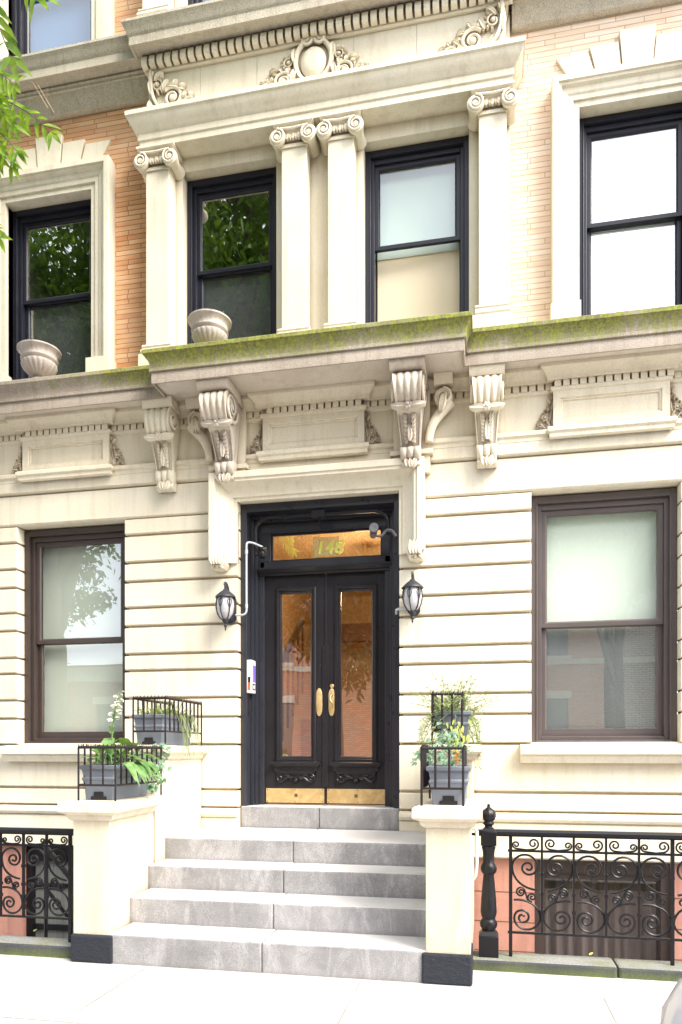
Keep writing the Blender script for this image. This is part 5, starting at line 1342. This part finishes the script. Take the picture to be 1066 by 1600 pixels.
# ------------------------------------------------------------------ street trees
CAMX, CAMY, CAMZ = 1.52, -6.745, 1.54
def tree(x, y, h, crown, label, leafm, n, seed, ls=.09, r0=.17, keepout=False, group='street trees'):
    r = random.Random(seed)
    t = thing('street_tree', label, 'tree', (x,y,0), group)
    tr = MB()
    lean = (r.uniform(-.15,.15), r.uniform(-.1,.1))
    trunk = [(lean[0]*u*u, lean[1]*u*u, h*u) for u in [i/8 for i in range(9)]]
    tr.tube(trunk, [r0*(1.35 if i == 0 else 1)*(1-.085*i) for i in range(9)], 10)
    cx, cy, cz, rx, ry, rz = crown
    tips = []
    for k in range(22):
        u = r.uniform(.42,1); b = Vector(trunk[int(u*8)])
        a = r.uniform(0,2*PI); e = r.uniform(-.3,1.0); q = r.uniform(.55,.95)
        tip = Vector((cx-x+rx*q*math.cos(a)*math.cos(e), cy-y+ry*q*math.sin(a)*math.cos(e), cz+rz*q*math.sin(e)))
        m1 = b.lerp(tip,.35)+Vector((0,0,.25)); path = bez(b, m1, b.lerp(tip,.7)+Vector((0,0,.3)), tip, 8)
        tr.tube(path, [r0*.42*(1-.105*i) for i in range(9)], 6); tips += path[3:]
    tr.build('trunk', M['bark'], t, smooth=60)
    lv = MB(); k = 0; clumps = []
    for i in range(150):
        if r.random() < .55:
            c = r.choice(tips)+Vector((r.gauss(0,.35),r.gauss(0,.35),r.gauss(0,.25)))
        else:
            a = r.uniform(0,2*PI); e = math.asin(r.uniform(-.9,1)); q = r.uniform(.5,1.05)
            c = Vector((cx-x+rx*q*math.cos(a)*math.cos(e), cy-y+ry*q*math.sin(a)*math.cos(e), cz+rz*q*math.sin(e)))
        clumps.append(c)
    while k < n:
        c = r.choice(clumps); p = c+Vector((r.gauss(0,.26),r.gauss(0,.26),r.gauss(0,.20)))
        k += 1
        if keepout:
            # this crown ends before the strip of facade in view: leaves inside the left edge of the camera view are dropped
            X, Y, Z = p.x+x, p.y+y, p.z
            edge = 1.52-.744*(Y-CAMY)-.22
            if X > edge and Z < CAMZ+1.06*max(.1,(Y-CAMY)*.98-(X-CAMX)*.194)+.45: continue
            if Y > -.9 or X > -.55: continue
        lv.leaf(p, dirv(r.uniform(0,2*PI), r.uniform(-1.1,.4)), ls*r.uniform(.7,1.25), ls*.5, None, .25, .2)
    lv.build('crown', leafm, t, smooth=60)
    return t
t1 = tree(-2.75, -3.95, 9.0, (-2.7,-4.0,9.0,2.7,2.1,3.2), 'street tree with bright compound leaves hanging in at the top left corner', M['tree_leaf'], 42000, 3, .125, .16, True)
def twigs():
    r = random.Random(5)
    lv = MB(); st = MB()
    O = Vector(t1.location)
    def compound(p0, d, n, L, sag):
        p0 = Vector(p0)+(Vector((-.10,0,.20)) if p0[1] > -4 else Vector((0,0,0))); d = Vector(d).normalized()
        path = [p0 + d*(L*i/8) - Vector((0,0,sag*L*(i/8)**2)) for i in range(9)]
        st.tube([q-O for q in path], [.004-.0003*i for i in range(9)], 4)
        side = Vector((.25,-.95,.1)).cross(d).normalized()
        for i in range(1, n+1):
            u = 8*i/n; k = min(7, int(u)); q = path[k].lerp(path[k+1], u-k)
            ax = (path[k+1]-path[k]).normalized()
            for sg in (-1, 1):
                dd = ax*.55 + side*sg*.75 + Vector((r.uniform(-.15,.15), r.uniform(-.35,.35), r.uniform(-.55,-.05)))
                lv.leaf(q-O, dd, r.uniform(.075,.115), r.uniform(.026,.036), (r.uniform(-.3,.3),-1,.25), .25, .25)
        lv.leaf(path[-1]-O, path[-1]-path[-2], .10, .032, (0,-1,.2), .2, .25)
    main = bez((-2.2,-3.7,5.9), (-1.7,-3.4,5.8), (-1.5,-3.1,5.7), (-1.35,-2.95,5.45), 10)
    st.tube([q-O for q in main], [.018-.0013*i for i in range(11)], 6)
    UPV = Vector((-.10,0,.20))
    main2 = bez((-1.7,-3.45,5.75), (-1.6,-3.2,5.5), (-1.55,-3.1,5.2), (-1.46,-3.0,5.05), 8)
    st.tube([q-O for q in main2], [.012-.001*i for i in range(9)], 6)
    for p, d, L, sag in (((-1.26,-2.95,5.26),(.9,0,-.35),.42,.3), ((-1.30,-3.0,5.33),(.7,-.3,-.1),.36,.5), ((-1.34,-3.0,5.30),(.35,-.2,-.9),.36,.1), ((-1.40,-3.05,5.22),(.55,-.1,-.75),.40,.15),
                         ((-1.42,-3.05,5.12),(.75,.1,-.5),.40,.3), ((-1.44,-3.1,5.03),(.45,-.2,-.9),.34,.1), ((-1.47,-3.1,4.92),(.6,0,-.7),.34,.3), ((-1.40,-3.02,4.82),(.65,-.1,-.85),.26,.2), ((-1.30,-3.0,5.20),(.3,.1,-1),.34,0),
                         ((-1.36,-3.05,5.10),(.2,-.1,-1),.32,0), ((-1.5,-3.1,5.3),(.4,-.3,-.6),.4,.2), ((-1.33,-3.0,5.12),(.85,0,-.6),.34,.2)):
        compound(p, d, 8, L, sag)
    for p, d, L, sag in (((-1.34,-3.0,5.34),(.5,0,-.5),.36,.2), ((-1.40,-3.05,5.28),(.4,.2,-.8),.40,.1), ((-1.45,-3.0,5.15),(.5,0,-.55),.36,.2), ((-1.42,-2.95,5.30),(.9,.1,-.25),.34,.3),
                         ((-1.48,-3.1,5.05),(.7,-.1,-.3),.30,.3), ((-1.40,-3.0,4.66),(.55,.0,-.5),.30,.3), ((-1.42,-3.0,4.60),(.6,-.1,-.45),.28,.2), ((-1.46,-3.02,4.85),(.5,0,-.8),.32,.1), ((-1.44,-3.05,5.36),(.8,.1,-.45),.36,.3), ((-1.50,-3.12,5.28),(.7,.1,-.75),.44,.2), ((-1.42,-3.1,5.18),(.35,.1,-.9),.38,.1), ((-1.5,-3.0,5.40),(.8,0,-.15),.34,.4), ((-1.46,-3.08,4.98),(.45,.1,-.9),.30,.1), ((-1.40,-3.1,5.05),(.6,0,-.85),.30,.1), ((-1.5,-3.05,5.22),(.8,0,-.6),.40,.2), ((-1.46,-3.0,4.78),(.6,.1,-.7),.22,.2)):
        compound(p, d, 8, L, sag)
    # nearer sprays at the very corner
    main3 = bez((-2.3,-3.9,6.3), (-1.6,-4.3,6.0), (-.9,-4.35,5.4), (-.42,-4.22,4.72), 10)
    st.tube([q-O for q in main3], [.016-.0012*i for i in range(11)], 6)
    for p, d, L, sag in (((-.46,-4.22,4.74),(.8,-.1,-.55),.34,.2), ((-.50,-4.20,4.72),(.35,.1,-.8),.36,.1), ((-.40,-4.24,4.70),(.9,-.2,-.3),.25,.5)):
        compound(p, d, 7, L, sag)
    lv.build('hanging_leaves', M['spray_leaf'], t1, smooth=60); st.build('branch', M['bark'], t1, smooth=60)
twigs()
tree(-5.7, -3.95, 8.5, (-5.9,-4.0,8.4,2.4,1.9,3.6), 'second street tree further left on the near kerb', M['tree_leaf'], 26000, 8, .14, .24, True)
tree(-3.0, -14.8, 7.5, (-3.0,-14.6,6.6,3.2,2.2,3.2), 'street tree across the road facing the entrance', M['tree_leaf_dark'], 16000, 9, .24, .2)
tree(5.4, -14.8, 8.5, (5.2,-14.6,8.6,3.2,2.2,3.4), 'street tree across the road to the right', M['tree_leaf'], 14000, 10, .24, .2)
tree(-14.6, -14.8, 8.0, (-14.4,-14.6,7.4,3.4,2.2,3.4), 'street tree across the road to the far left', M['tree_leaf_dark'], 12000, 11, .24, .2)

# ------------------------------------------------------------------ houses across the road (seen mirrored in the glass)
def far_house(x0, x1, h, wallm, label, seed):
    t = thing('brick_apartment_house', label, 'building', ((x0+x1)/2,-18.0,0), 'houses across the road')
    cx = (x0+x1)/2; Y = 0
    X0, X1 = x0-cx, x1-cx
    holes = []; n = int((x1-x0)//2.4); fl = max(1, int((h-1.2)//3.4))
    for k in range(fl):
        for i in range(n):
            a = X0+.8+i*(X1-X0-1.6)/n+.35; holes.append((a, a+1.05, 1.4+3.4*k, 3.35+3.4*k))
    w = MB()
    tmp = MB(); plate(tmp, X0, X1, 0, h, holes, 0, .3)
    w.add([(-a, -b, c) for a, b, c in tmp.v], tmp.f)         # turned to face this side of the road
    w.box(X0, X1, -8, -.31, 0, h)
    w.build('wall', wallm, t, smooth=0)
    b = MB()
    for k in range(fl): b.box(X0, X1, .0, .08, 1.1+3.4*k, 1.28+3.4*k); 
    for hx0, hx1, hz0, hz1 in holes: b.box(-hx1-.1, -hx0+.1, 0, .10, hz1+.0, hz1+.28); b.box(-hx1-.1, -hx0+.1, 0, .12, hz0-.14, hz0)
    b.box(X0, X1, 0, .5, h-.7, h-.15)
    b.build('stone_trim', M['wall_paint'], t, smooth=0)
    for hx0, hx1, hz0, hz1 in holes:
        q = MB(); q.box(-hx1, -hx0, -.25, -.20, hz0, hz1); q.build('window', M['far_glass'], t, smooth=0)
mf, nt, bb = new_mat('far_window_glass'); bb.inputs['Base Color'].default_value = (.03,.035,.045,1); bb.inputs['Roughness'].default_value = .05; bb.inputs['Specular IOR Level'].default_value = .8
M['far_glass'] = mf
def far_brick(name, c1, c2):
    m, nt, b = new_mat(name); g = N(nt, 'ShaderNodeNewGeometry'); s = N(nt, 'ShaderNodeSeparateXYZ'); cb = N(nt, 'ShaderNodeCombineXYZ')
    nt.links.new(g.outputs['Position'], s.inputs[0]); nt.links.new(s.outputs['X'], cb.inputs[0]); nt.links.new(s.outputs['Z'], cb.inputs[1])
    br = N(nt, 'ShaderNodeTexBrick'); nt.links.new(cb.outputs[0], br.inputs['Vector'])
    for k, v in (('Scale', 1.0), ('Mortar Size', .010), ('Brick Width', .22), ('Row Height', .075)): br.inputs[k].default_value = v
    br.inputs['Color1'].default_value = (*c1,1); br.inputs['Color2'].default_value = (*c2,1); br.inputs['Mortar'].default_value = (.34,.27,.22,1)
    nt.links.new(br.outputs['Color'], b.inputs['Base Color']); b.inputs['Roughness'].default_value = .9; return m
rb = far_brick('red_brick', (.60,.27,.18), (.70,.36,.26))
far_house(-10.6, -4.2, 11.5, rb, 'tall red brick apartment house across the road with white stone bands', 1)
far_house(-22, -10.9, 4.9, rb, 'low red brick house across the road at the far left', 4)
far_house(-3.9, 5.5, 11.8, far_brick('orange_brick', (.66,.27,.15), (.78,.40,.25)), 'orange brick house across the road facing the entrance', 2)
far_house(5.8, 22, 10.5, far_brick('pale_brick', (.60,.52,.42), (.70,.62,.52)), 'pale brick house across the road to the right', 3)

# ------------------------------------------------------------------ parked car at the kerb (its corner shows bottom right)
def car():
    t = thing('parked_car', 'white parked car at the kerb with only its rounded corner in view', 'car', (4.125,-5.32,-.15))
    m, nt, b = new_mat('white_car_paint'); b.inputs['Base Color'].default_value = (.52,.52,.54,1); b.inputs['Roughness'].default_value = .25; b.inputs['Coat Weight'].default_value = .6
    body = MB(); rows = []
    st = [(-2.12,.40,.86,.80),(-2.09,.32,.99,.86),(-2.04,.26,1.06,.90),(-1.92,.22,1.11,.92),(-1.4,.2,1.13,.93),(-.7,.2,1.06,.90),(.5,.2,1.06,.90),(1.5,.2,1.05,.89),(1.9,.24,1.0,.84),(2.06,.32,.86,.74),(2.1,.42,.66,.55)]
    for x, z0, z1, hw in st:
        row = []
        for k in range(25):
            a = 2*PI*k/24; c, s = math.cos(a), math.sin(a); e = .25
            row.append((x, hw*math.copysign(abs(c)**e, c), (z0+z1)/2+(z1-z0)/2*math.copysign(abs(s)**e, s)))
        rows.append(row)
    body.grid(rows); body.add(rows[0][:-1], [tuple(range(24))]); body.add(rows[-1][:-1], [tuple(range(24))])
    bd = body.build('body', m, t, smooth=50)
    cab = MB(); rows = []
    for x, z, hw in ((-1.25,1.06,.82),(-.85,1.46,.70),(-.45,1.56,.68),(.5,1.55,.68),(1.1,1.42,.70),(1.6,1.04,.82)):
        rows.append([(x,-hw-.0,1.04),(x,-hw*.98,1.04+(z-1.04)*.5),(x,-hw*.86,z-.02),(x,0,z),(x,hw*.86,z-.02),(x,hw*.98,1.04+(z-1.04)*.5),(x,hw,1.04)])
    cab.grid(rows); cab.build('cabin_glass', M['far_glass'], t, smooth=60)
    rf = MB(); rf.box(-.72, .92, -.58, .58, 1.545, 1.585); rf.build('roof_panel', m, t, smooth=0, bevel=.02)
    for x in (-1.3, 1.3):
        for y in (-.82, .82):
            w = MB(); w.lathe([(.20,-.10),(.30,-.10),(.33,-.06),(.33,.06),(.30,.10),(.20,.10)], (x,y,.33), 24, 'y'); wo = w.build('wheel', M['black_plastic'], t, smooth=40)
            q = MB(); q.lathe([(.20,-.07),(.20,.08),(.06,.10),(.001,.10)], (x,y,.33), 16, 'y'); q.build('rim', M['conduit_white'], wo, smooth=40)
    for y in (-.6, .6):
        l = MB(); l.lathe([(.001,-.02),(.09,-.01),(.10,.02),(.001,.05)], (-2.03,y,.74), 14, 'x', sx=1.3); l.build('headlight', M['glass'], t, smooth=60)
    bp = MB(); bp.box(-2.14, -2.06, -.6, .6, .36, .48); bp.build('bumper_strip', M['black_plastic'], t, smooth=0, bevel=.02)
car()

# ------------------------------------------------------------------ light, sky, camera
SUN = Vector((.57,-.36,.74)).normalized()
el = math.asin(SUN.z); rot = math.atan2(SUN.x, SUN.y)
w = bpy.data.worlds.new('World'); sc.world = w; w.use_nodes = True
nt = w.node_tree; bg = nt.nodes['Background']
sky = nt.nodes.new('ShaderNodeTexSky'); sky.sky_type = 'NISHITA'; sky.sun_disc = False; sky.sun_elevation = el; sky.sun_rotation = rot
sky.air_density = 1.0; sky.dust_density = 4.0; sky.ozone_density = 1.0
wm = mix(nt, .55, sky.outputs[0], (6.5,6.6,6.8)); nt.links.new(wm, bg.inputs['Color']); bg.inputs['Strength'].default_value = .57
sd = bpy.data.lights.new('sun', 'SUN'); sd.energy = 5.0; sd.angle = math.radians(25); sd.color = (1,.95,.87)
so = bpy.data.objects.new('sun', sd); col.objects.link(so); so.rotation_euler = (-SUN).to_track_quat('-Z','Y').to_euler()

cam = bpy.data.cameras.new('camera'); co = bpy.data.objects.new('camera', cam); col.objects.link(co)
co.location = (CAMX, CAMY, CAMZ); co.rotation_euler = (PI/2, 0, math.atan(.198))
cam.sensor_fit = 'AUTO'; cam.sensor_width = 36; cam.lens = 1120/1600*36; cam.shift_y = 375/1600; cam.clip_end = 1500; cam.clip_start = .05
sc.camera = co
sc.view_settings.view_transform = 'Standard'; sc.view_settings.look = 'None'; sc.view_settings.exposure = 0; sc.view_settings.gamma = 1
sc.cycles.max_bounces = 8; sc.cycles.transparent_max_bounces = 12; sc.cycles.use_denoising = True
